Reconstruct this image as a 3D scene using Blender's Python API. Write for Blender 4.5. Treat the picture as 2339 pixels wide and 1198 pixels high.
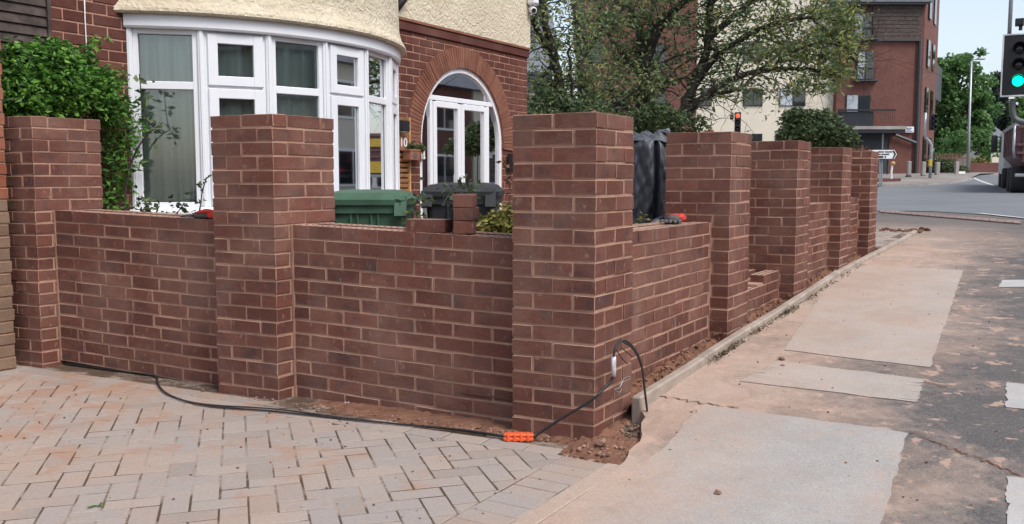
import bpy, math, random
import numpy as np
from mathutils import Vector
R = math.radians
random.seed(7); np.random.seed(7)
scene = bpy.context.scene
for o in list(bpy.data.objects): bpy.data.objects.remove(o)
COL = scene.collection

# ------------------------------------------------------------------ camera
CAM = Vector((1.784, -3.673, 1.209)); YAW, PIT = 0.5441, 0.0920
FPX, CX, CY = 2076.0, 1169.5, 599.0          # focal length in photo pixels, photo centre
FW = Vector((-math.sin(YAW)*math.cos(PIT), math.cos(YAW)*math.cos(PIT), -math.sin(PIT)))
RT = Vector((math.cos(YAW), math.sin(YAW), 0)); UP = RT.cross(FW)
FH = Vector((-math.sin(YAW), math.cos(YAW), 0))
cam = bpy.data.cameras.new('camera'); cam.sensor_width = 36; cam.lens = 36*FPX/2339; cam.clip_end = 3000
co = bpy.data.objects.new('camera', cam); COL.objects.link(co)
co.location = CAM; co.rotation_euler = (R(90)-PIT, 0, YAW); scene.camera = co

# ------------------------------------------------------------------ sky, sun, exposure
SUN_EL, SUN_AZ = R(52), R(104)               # azimuth clockwise from +Y: light comes from the street side
world = bpy.data.worlds.new('World'); scene.world = world; world.use_nodes = True
wn = world.node_tree; wn.nodes.clear()
sky = wn.nodes.new('ShaderNodeTexSky'); sky.sky_type = 'NISHITA'; sky.sun_disc = False
sky.sun_elevation = SUN_EL; sky.sun_rotation = SUN_AZ
sky.air_density = 1.0; sky.dust_density = 2.2; sky.ozone_density = 1.0
hs = wn.nodes.new('ShaderNodeHueSaturation'); hs.inputs['Saturation'].default_value = 0.62; hs.inputs['Value'].default_value = 1.0
bg = wn.nodes.new('ShaderNodeBackground'); bg.inputs['Strength'].default_value = 0.12
wo = wn.nodes.new('ShaderNodeOutputWorld')
wn.links.new(sky.outputs[0], hs.inputs['Color']); wn.links.new(hs.outputs[0], bg.inputs[0]); wn.links.new(bg.outputs[0], wo.inputs[0])
sl = bpy.data.lights.new('sun', 'SUN'); sl.energy = 1.4; sl.angle = R(24); sl.color = (1.0, 0.95, 0.90)
so = bpy.data.objects.new('sun', sl); COL.objects.link(so)
sd = Vector((math.sin(SUN_AZ)*math.cos(SUN_EL), math.cos(SUN_AZ)*math.cos(SUN_EL), math.sin(SUN_EL)))
so.rotation_euler = sd.to_track_quat('Z', 'Y').to_euler()
scene.view_settings.view_transform = 'Standard'; scene.view_settings.look = 'None'
scene.view_settings.exposure = 0.95; scene.view_settings.gamma = 1.0; scene.view_settings.use_curve_mapping = False

# ------------------------------------------------------------------ measuring helpers (survey of the place)
def at(px, py, d): return CAM + (FW + RT*((px-CX)/FPX) - UP*((py-CY)/FPX))*d
def dirpx(px, py): return FW + RT*((px-CX)/FPX) - UP*((py-CY)/FPX)
def onX(px, py, X): r = dirpx(px, py); return CAM + r*((X-CAM.x)/r.x)
def interp(x, tab):
    if x <= tab[0][0]: return tab[0][1]
    for (a, za), (b, zb) in zip(tab, tab[1:]):
        if x <= b: return za + (zb-za)*(x-a)/(b-a)
    return tab[-1][1]
PROFILE = [(-20,-.05),(-.6,0),(0,.045),(.3,.10),(1,.15),(2,.205),(3.4,.255),(4.8,.325),(6.3,.37),(8.4,.415),(10,.45),(17,.5),
           (25,.54),(34,.62),(38,.7),(42,.82),(47,1.05),(52,1.35),(56,1.4),(100,1.7),(400,2.2),(900,3)]
EDGE = [(-1,.14),(.3,.165),(1.1,.2),(2.2,.255),(3.4,.30),(4.8,.375),(6.3,.412),(8.4,.455),(9.9,.495),(12,.5)]
def G(x, y): return interp(y, PROFILE)
def gnd(px, py, dz=0):
    r = dirpx(px, py); t = 1.0; f = lambda t: (CAM+r*t).z-G(0, (CAM+r*t).y)-dz
    while t < 140 and f(t) > 0: t += .25
    lo, hi = t-.25, t
    for _ in range(30):
        m = (lo+hi)/2
        if f(m) > 0: lo = m
        else: hi = m
    return CAM+r*hi
def S(*c):                                   # sRGB 0-255 to linear
    return tuple((v/255/12.92 if v/255 <= .04045 else ((v/255+.055)/1.055)**2.4) for v in c)

# ------------------------------------------------------------------ materials
def nt(name):
    m = bpy.data.materials.new(name); m.use_nodes = True
    t = m.node_tree; b = t.nodes['Principled BSDF']; return m, t, b
def N(t, typ, **kw):
    n = t.nodes.new(typ)
    for k, v in kw.items():
        if k.startswith('i_'): n.inputs[k[2:].replace('_', ' ')].default_value = v
        else: setattr(n, k, v)
    return n
def L(t, a, b): t.links.new(a, b)
def noise(t, vec, scale, detail=4, rough=.6, dist=0):
    n = N(t, 'ShaderNodeTexNoise'); n.inputs['Scale'].default_value = scale; n.inputs['Detail'].default_value = detail
    n.inputs['Roughness'].default_value = rough; n.inputs['Distortion'].default_value = dist
    if vec is not None: L(t, vec, n.inputs['Vector'])
    return n.outputs['Fac']
def ramp(t, fac, stops, interp_='LINEAR'):
    r = N(t, 'ShaderNodeValToRGB'); r.color_ramp.interpolation = interp_
    el = r.color_ramp.elements
    while len(el) < len(stops): el.new(.5)
    for e, (p, c) in zip(el, stops):
        e.position = p; e.color = (*c, 1) if not isinstance(c, (int, float)) else (c, c, c, 1)
    L(t, fac, r.inputs[0]); return r.outputs[0]
def mix(t, fac, a, b, typ='MIX'):
    n = N(t, 'ShaderNodeMix', data_type='RGBA', blend_type=typ)
    for s, v in ((n.inputs[0], fac), (n.inputs[6], a), (n.inputs[7], b)):
        if hasattr(v, 'is_linked') or hasattr(v, 'links'): L(t, v, s)
        elif isinstance(v, (int, float)): s.default_value = v
        else: s.default_value = (*v, 1)
    return n.outputs[2]
def math_(t, op, a, b=None, clamp=False):
    n = N(t, 'ShaderNodeMath', operation=op); n.use_clamp = clamp
    for s, v in zip(n.inputs, (a, b)):
        if v is None: continue
        if isinstance(v, (int, float)): s.default_value = v
        else: L(t, v, s)
    return n.outputs[0]
def bump(t, b, h, strength=.3, dist=.01):
    n = N(t, 'ShaderNodeBump'); n.inputs['Strength'].default_value = strength; n.inputs['Distance'].default_value = dist
    L(t, h, n.inputs['Height']); L(t, n.outputs[0], b.inputs['Normal'])
def pos(t): return N(t, 'ShaderNodeNewGeometry').outputs['Position']
def rnd(t, island=False):
    if island: return N(t, 'ShaderNodeNewGeometry').outputs['Random Per Island']
    return N(t, 'ShaderNodeObjectInfo').outputs['Random']
def plain(name, col, rough=.6, metal=0, var=.12, scale=8, bmp=0, spec=.5):
    m, t, b = nt(name); p = pos(t)
    f = noise(t, p, scale, 5)
    lo = tuple(c*(1-var) for c in col); hi = tuple(min(1, c*(1+var)) for c in col)
    L(t, ramp(t, f, [(.3, lo), (.7, hi)]), b.inputs['Base Color'])
    b.inputs['Roughness'].default_value = rough; b.inputs['Metallic'].default_value = metal
    b.inputs['Specular IOR Level'].default_value = spec
    if bmp: bump(t, b, noise(t, p, scale*12, 6, .7), bmp, .004)
    return m
def brick_mat(name, a, b_, dark, light, island=False, lightamt=.62, rough=.9):
    m, t, b = nt(name); p = pos(t); r = rnd(t, island)
    off = N(t, 'ShaderNodeVectorMath', operation='ADD'); L(t, p, off.inputs[0])
    cmb = N(t, 'ShaderNodeCombineXYZ'); 
    for k in range(3): L(t, math_(t, 'MULTIPLY', r, 37.0+k*13), cmb.inputs[k])
    L(t, cmb.outputs[0], off.inputs[1]); v = off.outputs[0]
    base = ramp(t, r, [(0, tuple(x*.97 for x in a)), (.3, b_), (.55, a), (.75, tuple(x*1.06 for x in b_)), (.92, tuple(x*.88 for x in a)), (1, tuple(x*1.12 for x in b_))])
    big = noise(t, v, 9, 4, .6)
    base = mix(t, ramp(t, big, [(.52, 0.), (.72, .75)]), base, dark)
    grain = noise(t, v, 90, 6, .75)
    base = mix(t, .55, base, ramp(t, grain, [(.25, .25), (.55, .5), (.8, .72)]), 'OVERLAY')
    # lime bloom, mortar smears and scratches
    st = N(t, 'ShaderNodeMapping'); st.inputs['Scale'].default_value = (1, 1, .55); L(t, v, st.inputs[0])
    sm = noise(t, st.outputs[0], 30, 6, .68, .15)
    base = mix(t, ramp(t, sm, [(lightamt, 0.), (lightamt+.12, .5)]), base, light)
    wash = noise(t, p, 2.2, 5, .65)
    base = mix(t, ramp(t, wash, [(.42, 0.), (.78, .32)]), base, light)
    L(t, base, b.inputs['Base Color']); b.inputs['Roughness'].default_value = rough; b.inputs['Specular IOR Level'].default_value = .25
    h = math_(t, 'ADD', math_(t, 'MULTIPLY', grain, .5), noise(t, v, 28, 5, .7))
    bump(t, b, h, .6, .006); return m
def mortar_mat(name, a, b_):
    m, t, b = nt(name); p = pos(t)
    c = ramp(t, noise(t, p, 14, 6, .7), [(.3, a), (.7, b_)])
    c = mix(t, ramp(t, noise(t, p, 3, 4), [(.5, 0.), (.8, .5)]), c, tuple(x*.6 for x in a))
    L(t, c, b.inputs['Base Color']); b.inputs['Roughness'].default_value = .95; b.inputs['Specular IOR Level'].default_value = .15
    bump(t, b, noise(t, p, 120, 6, .7), .8, .006); return m
def leaf_mat(name, stops, trans=.35, rough=.5):
    m, t, b = nt(name); r = rnd(t, True)
    c = ramp(t, r, stops); L(t, c, b.inputs['Base Color']); b.inputs['Roughness'].default_value = rough
    b.inputs['Specular IOR Level'].default_value = .3
    tr = N(t, 'ShaderNodeBsdfTranslucent'); L(t, c, tr.inputs[0])
    mx = N(t, 'ShaderNodeMixShader'); mx.inputs[0].default_value = trans
    L(t, b.outputs[0], mx.inputs[1]); L(t, tr.outputs[0], mx.inputs[2]); L(t, mx.outputs[0], t.nodes['Material Output'].inputs[0]); return m
def emis(name, col, s):
    m, t, b = nt(name); b.inputs['Base Color'].default_value = (*col, 1); b.inputs['Emission Color'].default_value = (*col, 1); b.inputs['Emission Strength'].default_value = s; return m
def glass_mat(name, tint=(.9, .95, .93), ior=1.5):
    m, t, b = nt(name); t.nodes.remove(b)
    tr = N(t, 'ShaderNodeBsdfTransparent'); tr.inputs[0].default_value = (*tint, 1)
    gl = N(t, 'ShaderNodeBsdfGlossy'); gl.inputs['Roughness'].default_value = .02
    fr = N(t, 'ShaderNodeFresnel'); fr.inputs[0].default_value = ior
    f = math_(t, 'ADD', math_(t, 'MULTIPLY', fr.outputs[0], 1.5), .03, True)
    mx = N(t, 'ShaderNodeMixShader'); L(t, f, mx.inputs[0]); L(t, tr.outputs[0], mx.inputs[1]); L(t, gl.outputs[0], mx.inputs[2])
    L(t, mx.outputs[0], t.nodes['Material Output'].inputs[0]); return m

M = {}
M['brick'] = brick_mat('brick_new', (.116, .044, .033), (.166, .065, .047), (.062, .045, .046), (.42, .28, .22), lightamt=.6)
M['mortar'] = mortar_mat('mortar_pink', (.34, .20, .145), (.46, .285, .212))
M['hbrick'] = brick_mat('brick_house', (.085, .028, .023), (.125, .043, .033), (.06, .03, .026), (.26, .15, .11), lightamt=.68)
M['hmortar'] = mortar_mat('mortar_house', (.36, .19, .135), (.48, .28, .2))
M['archbrick'] = brick_mat('brick_arch', (.165, .066, .043), (.22, .092, .06), (.13, .05, .035), (.42, .24, .17), lightamt=.7)
M['nbrick'] = brick_mat('brick_neighbour', (.24, .07, .04), (.30, .1, .055), (.2, .1, .06), (.4, .26, .18))
M['nbrick2'] = brick_mat('brick_neighbour_buff', (.15, .095, .066), (.2, .13, .09), (.14, .1, .08), (.38, .28, .2))
M['dusty'] = brick_mat('brick_dusty_bed', (.42, .26, .2), (.52, .35, .27), (.34, .2, .15), (.6, .44, .36))
M['hole'] = plain('brick_hole_shade', (.05, .02, .016), .95)  # shade inside the perforations, painted as a darker brick tone
M['soil'] = mortar_mat('soil', (.13, .065, .042), (.24, .125, .085))
M['concrete'] = plain('concrete_edging', (.34, .28, .235), .9, 0, .25, 6, .5)
M['white'] = plain('white_upvc', (.74, .76, .80), .28, 0, .03, 3)
M['whitecloth'] = leaf_mat('net_curtain', [(0, (.74, .78, .76)), (1, (.78, .82, .8))], .4, .9)
M['room'] = plain('room_wall', (.33, .33, .32), .9)
M['dark'] = plain('dark_plastic', (.014, .014, .016), .45, 0, .2)
M['blackmetal'] = plain('black_metal', (.02, .02, .022), .4, .2)
M['glass'] = glass_mat('window_glass')
M['dglass'] = plain('dark_glass', (.016, .02, .022), .04, 0, .3, .6, 0, .8)
M['binGreen'] = plain('bin_green', (.04, .098, .06), .5, 0, .22, 5, .12)
M['binGrey'] = plain('bin_charcoal', (.018, .020, .024), .6, 0, .22, 5, .12)
M['wood'] = plain('wood_slat', (.50, .29, .13), .7, 0, .3, 14, .3)
M['darkwood'] = plain('dark_board', (.066, .047, .042), .8, 0, .7, 9, .5)
M['bark'] = plain('bark', (.045, .038, .03), .95, 0, .45, 20, .8)
M['orange'] = plain('orange_plastic', (.75, .11, .03), .5, 0, .2, 25)
M['cable'] = plain('cable_black', (.018, .018, .02), .55, 0, .5, 30)
M['steel'] = plain('galvanised', (.36, .38, .40), .45, .6, .1, 6)
M['signalgrey'] = plain('signal_grey', (.11, .125, .12), .5)
M['redcloth'] = plain('red_fabric', (.62, .05, .035), .85, 0, .3, 40, .4)
M['greycloth'] = plain('grey_fabric', (.09, .085, .085), .9, 0, .4, 40, .4)
M['tarp'] = plain('black_sheet', (.06, .066, .078), .45, 0, .35, 5, .25)
M['signwhite'] = plain('sign_white', (.78, .78, .78), .5, 0, .05)
M['signblack'] = plain('sign_black', (.012, .012, .012), .5)
M['yellow'] = plain('yellow_plate', (.5, .34, .04), .5)
M['stone'] = plain('rubble', (.26, .15, .11), .95, 0, .5, 20, .5)
M['cream'] = plain('cream_wall', (.60, .55, .45), .9, 0, .06, 1.2, .1)
M['slate'] = plain('slate_roof', (.14, .15, .17), .8, 0, .2, 3)
M['aptbrick'] = None
M['terracotta'] = plain('terracotta', (.24, .10, .06), .85, 0, .2, 10)
M['foil'] = plain('foil', (.7, .72, .76), .3, .5, .2, 60)
# render: rough cream texture
m, t, b = nt('cream_render'); p = pos(t)
c = ramp(t, noise(t, p, 3, 6, .65), [(.25, (.52, .45, .33)), (.7, (.66, .59, .45))])
c = mix(t, ramp(t, noise(t, p, 9, 6, .7), [(.58, 0.), (.75, .35)]), c, (.38, .35, .26))
L(t, c, b.inputs['Base Color']); b.inputs['Roughness'].default_value = .9
vor = N(t, 'ShaderNodeTexVoronoi'); vor.inputs['Scale'].default_value = 26; vor.feature = 'SMOOTH_F1'
ds = N(t, 'ShaderNodeVectorMath', operation='ADD'); L(t, p, ds.inputs[0])
nn = N(t, 'ShaderNodeTexNoise'); nn.inputs['Scale'].default_value = 14; L(t, p, nn.inputs['Vector']); 
sc = N(t, 'ShaderNodeVectorMath', operation='SCALE'); sc.inputs['Scale'].default_value = .12; L(t, nn.outputs['Color'], sc.inputs[0]); L(t, sc.outputs[0], ds.inputs[1])
L(t, ds.outputs[0], vor.inputs['Vector'])
bump(t, b, math_(t, 'ADD', vor.outputs['Distance'], math_(t, 'MULTIPLY', noise(t, p, 60, 5, .7), .6)), .8, .022); M['render'] = m
# apartment brick: too far to tell bricks apart
m, t, b = nt('apartment_brick'); p = pos(t)
c = ramp(t, noise(t, p, 1.2, 6, .7), [(.3, (.105, .04, .031)), (.7, (.15, .058, .045))])
c = mix(t, ramp(t, noise(t, p, 9, 6, .8), [(.5, 0.), (.72, .55)]), c, (.23, .12, .10))
L(t, c, b.inputs['Base Color']); b.inputs['Roughness'].default_value = .9; M['aptbrick'] = m
# paving block
m, t, b = nt('paving_block'); p = pos(t); r = rnd(t)
c = ramp(t, r, [(0, (.29, .25, .225)), (.35, (.345, .295, .262)), (.7, (.32, .283, .262)), (1, (.365, .305, .265))])
c = mix(t, .5, c, ramp(t, noise(t, p, 70, 6, .75), [(.25, .32), (.75, .66)]), 'OVERLAY')
d1 = noise(t, p, 1.7, 6, .68, .4)
c = mix(t, ramp(t, d1, [(.48, 0.), (.68, .55)]), c, (.41, .275, .195))
c = mix(t, ramp(t, noise(t, p, 6, 7, .7, .5), [(.60, 0.), (.74, .6)]), c, (.33, .195, .13))
sx = N(t, 'ShaderNodeSeparateXYZ'); L(t, p, sx.inputs[0]); sm_ = N(t, 'ShaderNodeMapRange'); L(t, sx.outputs[0], sm_.inputs[0])
sm_.inputs[1].default_value = -.8; sm_.inputs[2].default_value = -2.6; sm_.inputs[3].default_value = 0; sm_.inputs[4].default_value = .09
c = mix(t, ramp(t, math_(t, 'ADD', noise(t, p, 3.1, 8, .72, .6), sm_.outputs[0]), [(.56, 0.), (.68, .65)]), c, (.36, .20, .125))
c = mix(t, ramp(t, noise(t, p, 23, 6, .7), [(.62, 0.), (.75, .35)]), c, (.42, .37, .325))
L(t, c, b.inputs['Base Color']); b.inputs['Roughness'].default_value = .9; b.inputs['Specular IOR Level'].default_value = .2
bump(t, b, math_(t, 'ADD', noise(t, p, 60, 6, .75), noise(t, p, 14, 4)), .55, .006); M['paver'] = m
# sand between the blocks: brown where open, pale dust where filled
m, t, b = nt('joint_sand'); p = pos(t)
c = mix(t, ramp(t, noise(t, p, 2.3, 7, .72, .5), [(.46, 0.), (.58, 1.)]), (.085, .052, .032), (.33, .265, .22))
c = mix(t, .5, c, ramp(t, noise(t, p, 120, 5, .8), [(.3, .3), (.7, .7)]), 'OVERLAY')
L(t, c, b.inputs['Base Color']); b.inputs['Roughness'].default_value = 1; bump(t, b, noise(t, p, 150, 5, .8), .8, .004); M['sand'] = m
def pave_mat(name, grey_a, grey_b, x0, x1, blot, amt, speck=1.):
    """asphalt or concrete dusted with pink builder's sand that thins out away from the wall"""
    m, t, b = nt(name); p = pos(t)
    sep = N(t, 'ShaderNodeSeparateXYZ'); L(t, p, sep.inputs[0])
    g = ramp(t, noise(t, p, 130, 6, .8), [(.3, tuple(x*(1-.6*speck) for x in grey_a)), (.5, grey_a), (.7, tuple(x*(1+.25*speck) for x in grey_b))])
    g = mix(t, .4, g, ramp(t, noise(t, p, 2.5, 5, .7), [(.3, .35), (.7, .64)]), 'OVERLAY')
    mr = N(t, 'ShaderNodeMapRange'); mr.inputs[1].default_value = x0; mr.inputs[2].default_value = x1; mr.inputs[3].default_value = 1; mr.inputs[4].default_value = 0
    L(t, sep.outputs[0], mr.inputs[0])
    my = N(t, 'ShaderNodeMapRange'); my.inputs[1].default_value = 7.5; my.inputs[2].default_value = 13; my.inputs[3].default_value = 1; my.inputs[4].default_value = 0.12
    L(t, sep.outputs[1], my.inputs[0])
    n1 = noise(t, p, 1.1, 7, .68, .6)
    f = math_(t, 'ADD', mr.outputs[0], math_(t, 'MULTIPLY', math_(t, 'SUBTRACT', n1, .5), 2.4))
    f = math_(t, 'ADD', f, math_(t, 'MULTIPLY', math_(t, 'SUBTRACT', noise(t, p, 13, 8, .78, .4), .5), 1.5))
    f = math_(t, 'MULTIPLY', math_(t, 'MULTIPLY', f, my.outputs[0], True), amt, True)
    dust = ramp(t, noise(t, p, .9, 6, .7), [(.3, (.37, .25, .188)), (.5, (.44, .325, .258)), (.7, (.465, .37, .312))])
    dust = mix(t, .5, dust, ramp(t, noise(t, p, 110, 6, .8), [(.3, .2), (.7, .75)]), 'OVERLAY')
    dust = mix(t, ramp(t, noise(t, p, 3.3, 7, .75, .8), [(.5, 0.), (.66, .55)]), dust, (.34, .24, .185))
    c = mix(t, f, g, dust)
    sp = noise(t, p, 7, 6, .62, .3)
    c = mix(t, math_(t, 'MULTIPLY', ramp(t, sp, [(.585, 0.), (.63, blot)]), my.outputs[0]), c, (.50, .34, .26))
    c = mix(t, ramp(t, noise(t, p, 38, 3, .6), [(.70, 0.), (.74, .5)]), c, (.12, .07, .05))
    L(t, c, b.inputs['Base Color']); b.inputs['Roughness'].default_value = .93; b.inputs['Specular IOR Level'].default_value = .2
    bump(t, b, math_(t, 'ADD', noise(t, p, 170, 5, .8), noise(t, p, 40, 4, .7)), .6, .006); return m
M['asphalt'] = pave_mat('pavement_asphalt', (.115, .108, .106), (.2, .19, .184), .42, 1.6, .75, 1.0)
M['slab'] = pave_mat('pavement_concrete', (.37, .35, .33), (.45, .425, .40), .2, 1.05, .25, .95, .45)
M['slabdusty'] = pave_mat('pavement_concrete_dusty', (.40, .37, .34), (.47, .44, .40), .25, 1.75, .3, .8, .4)
M['slabwhite'] = pave_mat('cover_concrete', (.44, .43, .42), (.5, .49, .48), -3, -2, .05, .5, .3)
m, t, b = nt('road_asphalt'); p = pos(t)
c = ramp(t, noise(t, p, .35, 6, .7, .5), [(.3, (.13, .138, .148)), (.7, (.175, .185, .195))])
c = mix(t, .4, c, ramp(t, noise(t, p, 30, 5, .8), [(.3, .35), (.7, .65)]), 'OVERLAY')
L(t, c, b.inputs['Base Color']); b.inputs['Roughness'].default_value = .85; M['road'] = m
M['farpave'] = plain('far_pavement', (.24, .215, .20), .9, 0, .2, .6)
M['tactile'] = plain('tactile_paving', (.25, .175, .15), .9, 0, .2, 3)
M['kerb'] = plain('kerb_stone', (.30, .28, .26), .9, 0, .2, 1)
M['earth'] = plain('earth', (.10, .085, .06), 1, 0, .3, .5)
M['paint'] = plain('road_paint', (.55, .55, .53), .8, 0, .2, 4)
M['leafShrub'] = leaf_mat('leaf_shrub', [(0, (.025, .07, .018)), (.4, (.07, .18, .03)), (.8, (.14, .32, .05)), (1, (.25, .45, .09))], .35)
M['leafYellow'] = leaf_mat('leaf_yellow', [(0, (.10, .12, .03)), (.5, (.22, .22, .06)), (1, (.34, .30, .09))], .35)
M['leafTree'] = leaf_mat('leaf_tree', [(0, (.07, .12, .065)), (.4, (.15, .22, .11)), (.75, (.26, .34, .16)), (.95, (.38, .43, .2)), (1, (.36, .26, .07))], .45)
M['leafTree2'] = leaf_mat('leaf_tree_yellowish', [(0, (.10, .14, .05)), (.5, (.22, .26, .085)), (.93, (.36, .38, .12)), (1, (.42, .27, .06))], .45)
M['leafDark'] = leaf_mat('leaf_dark', [(0, (.035, .055, .03)), (.6, (.08, .125, .055)), (1, (.15, .20, .08))], .35)
M['leafFar'] = leaf_mat('leaf_far', [(0, (.05, .12, .04)), (.5, (.11, .22, .07)), (1, (.2, .34, .12))], .4)
M['conifer'] = leaf_mat('leaf_conifer', [(0, (.02, .032, .028)), (1, (.045, .06, .05))], .15)
M['dryleaf'] = leaf_mat('leaf_dry', [(0, (.12, .06, .035)), (1, (.25, .12, .07))], .2)
M['moss'] = leaf_mat('moss', [(0, (.06, .05, .025)), (1, (.15, .13, .06))], .2)
M['lampGreen'] = emis('signal_green', (.0, .9, .45), 1.6)
M['lampRed'] = emis('signal_red', (1, .06, .03), 2.0)
M['tail'] = emis('tail_lamp', (1, .03, .02), 1.2)
M['maroon'] = plain('maroon_paint', (.13, .055, .055), .5, 0, .35, 2)
M['rubber'] = plain('rubber', (.018, .018, .018), .8)
M['lens'] = plain('dark_lens', (.012, .012, .014), .15)
M['cabwhite'] = plain('cab_white', (.6, .6, .6), .4)
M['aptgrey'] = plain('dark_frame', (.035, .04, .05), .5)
M['curtainfar'] = plain('pale_blind', (.35, .38, .42), .6, 0, .3, 1.5)
M['timberfence'] = plain('fence_timber', (.26, .17, .115), .9, 0, .3, 4)

# ------------------------------------------------------------------ mesh builder
LOC = {}
def rootloc(o):
    v = Vector((0, 0, 0))
    while o is not None: v += o.location; o = o.parent
    return v
class MB:
    def __init__(s): s.v = []; s.f = []; s.mi = []
    def add(s, vs, fs, mi=0):
        n = len(s.v); s.v += [tuple(v) for v in vs]; s.f += [tuple(i+n for i in f) for f in fs]; s.mi += [mi]*len(fs); return s
    def hexa(s, c, mi=0):                    # 8 corners: bottom 0-3 ccw, top 4-7
        return s.add(c, [(3, 2, 1, 0), (4, 5, 6, 7), (0, 1, 5, 4), (1, 2, 6, 5), (2, 3, 7, 6), (3, 0, 4, 7)], mi)
    def box(s, a, b, mi=0):
        (x0, y0, z0), (x1, y1, z1) = a, b
        return s.hexa([(x0, y0, z0), (x1, y0, z0), (x1, y1, z0), (x0, y1, z0), (x0, y0, z1), (x1, y0, z1), (x1, y1, z1), (x0, y1, z1)], mi)
    def fbox(s, O, eu, ev, u0, u1, v0, v1, z0, z1, mi=0):
        c = [O+eu*u+ev*v+Vector((0, 0, z)) for z in (z0, z1) for u, v in ((u0, v0), (u1, v0), (u1, v1), (u0, v1))]
        return s.hexa(c, mi)
    def cbox(s, O, eu, ev, u0, u1, v0, v1, z0, z1, ch=.0025, jit=.0, mi=0, mic=None):
        """box with chamfered edges (24 vertices); mic: material of the chamfers"""
        V = []; idx = {}
        ez = Vector((0, 0, 1)); lim = ((u0, u1), (v0, v1), (z0, z1))
        for i in (0, 1):
            for j in (0, 1):
                for k in (0, 1):
                    base = [lim[0][i], lim[1][j], lim[2][k]]
                    jt = [random.uniform(-jit, jit) for _ in range(3)]
                    for ax in range(3):
                        q = list(base)
                        for o in range(3):
                            if o != ax: q[o] += ch if (i, j, k)[o] == 0 else -ch
                        q = [a+b for a, b in zip(q, jt)]
                        idx[(i, j, k, ax)] = len(V); V.append(O+eu*q[0]+ev*q[1]+ez*q[2])
        F = []
        def face(ids, n):
            p = [V[i] for i in ids]
            nn = (p[1]-p[0]).cross(p[2]-p[0])
            F.append(tuple(ids) if nn.dot(n) > 0 else tuple(reversed(ids)))
        axv = (eu, ev, ez); cen = sum(V, Vector())/24
        for ax in range(3):
            o1, o2 = [o for o in range(3) if o != ax]
            for sgn in (0, 1):
                ids = []
                for a, b in ((0, 0), (1, 0), (1, 1), (0, 1)):
                    k = [0, 0, 0]; k[ax] = sgn; k[o1] = a; k[o2] = b; ids.append(idx[(*k, ax)])
                face(ids, axv[ax]*(1 if sgn else -1))
            for a in (0, 1):
                for b in (0, 1):
                    k0 = [0, 0, 0]; k0[ax] = 0; k0[o1] = a; k0[o2] = b; k1 = list(k0); k1[ax] = 1
                    ids = [idx[(*k0, o1)], idx[(*k1, o1)], idx[(*k1, o2)], idx[(*k0, o2)]]
                    face(ids, sum((V[i] for i in ids), Vector())/4-cen)
        for i in (0, 1):
            for j in (0, 1):
                for k in (0, 1):
                    ids = [idx[(i, j, k, a)] for a in range(3)]
                    face(ids, sum((V[q] for q in ids), Vector())/3-cen)
        s.add(V, F, mi)
        if mic is not None:
            big = {0, 1, 6, 7, 12, 13}
            for k in range(26):
                if k not in big: s.mi[len(s.mi)-26+k] = mic
        return s
    def holed(s, O, eu, ev, u0, u1, v0, v1, z0, z1, nu=5, nv=2, ch=.003):
        """perforated brick: box whose top has square frog holes"""
        us = [u0]; vs = [v0]
        for n, a, b, lst in ((nu, u0, u1, us), (nv, v0, v1, vs)):
            p = (b-a)/(n+.35)
            for k in range(n): c0 = a+p*(k+.675); lst += [c0-p*.31, c0+p*.31]
            lst.append(b)
        ez = Vector((0, 0, 1)); P = lambda u, v, z: O+eu*u+ev*v+ez*z
        for i in range(len(us)-1):
            for j in range(len(vs)-1):
                a, b, c, d = us[i], us[i+1], vs[j], vs[j+1]
                if i % 2 and j % 2:
                    zb = z1-.045
                    s.add([P(a, c, z1), P(b, c, z1), P(b, d, z1), P(a, d, z1), P(a, c, zb), P(b, c, zb), P(b, d, zb), P(a, d, zb)],
                          [(0, 4, 5, 1), (1, 5, 6, 2), (2, 6, 7, 3), (3, 7, 4, 0), (4, 7, 6, 5)], 1)
                else: s.add([P(a, c, z1), P(b, c, z1), P(b, d, z1), P(a, d, z1)], [(0, 1, 2, 3)], 2)
        c = [P(u, v, z) for z in (z0, z1) for u, v in ((u0, v0), (u1, v0), (u1, v1), (u0, v1))]
        return s.add(c, [(3, 2, 1, 0), (0, 1, 5, 4), (1, 2, 6, 5), (2, 3, 7, 6), (3, 0, 4, 7)])
    def tube(s, pts, rad, n=8, cap=True, mi=0):
        pts = [Vector(p) for p in pts]
        if not isinstance(rad, (list, tuple)): rad = [rad]*len(pts)
        rings = []; prev = None
        for i, p in enumerate(pts):
            d = (pts[min(i+1, len(pts)-1)]-pts[max(i-1, 0)])
            if d.length < 1e-9: d = Vector((0, 0, 1))
            d.normalize()
            if prev is None:
                a = d.cross(Vector((0, 0, 1)))
                if a.length < 1e-3: a = d.cross(Vector((1, 0, 0)))
            else: a = prev-d*prev.dot(d)
            a.normalize(); prev = a; b = d.cross(a)
            rings.append([p+a*(rad[i]*math.cos(2*math.pi*k/n))+b*(rad[i]*math.sin(2*math.pi*k/n)) for k in range(n)])
        V = [v for r in rings for v in r]; F = []
        for i in range(len(pts)-1):
            for k in range(n): F.append((i*n+k, i*n+(k+1) % n, (i+1)*n+(k+1) % n, (i+1)*n+k))
        if cap: F.append(tuple(reversed(range(n)))); F.append(tuple(range((len(pts)-1)*n, len(pts)*n)))
        return s.add(V, F, mi)
    def prism(s, poly, off, mi=0):           # poly: list of points, extruded by off
        n = len(poly); off = Vector(off); V = [Vector(p) for p in poly]; V += [p+off for p in V]
        return s.add(V, [tuple(range(n)), tuple(range(2*n-1, n-1, -1))]+[(i, i+n, (i+1) % n+n, (i+1) % n) for i in range(n)], mi)
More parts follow.
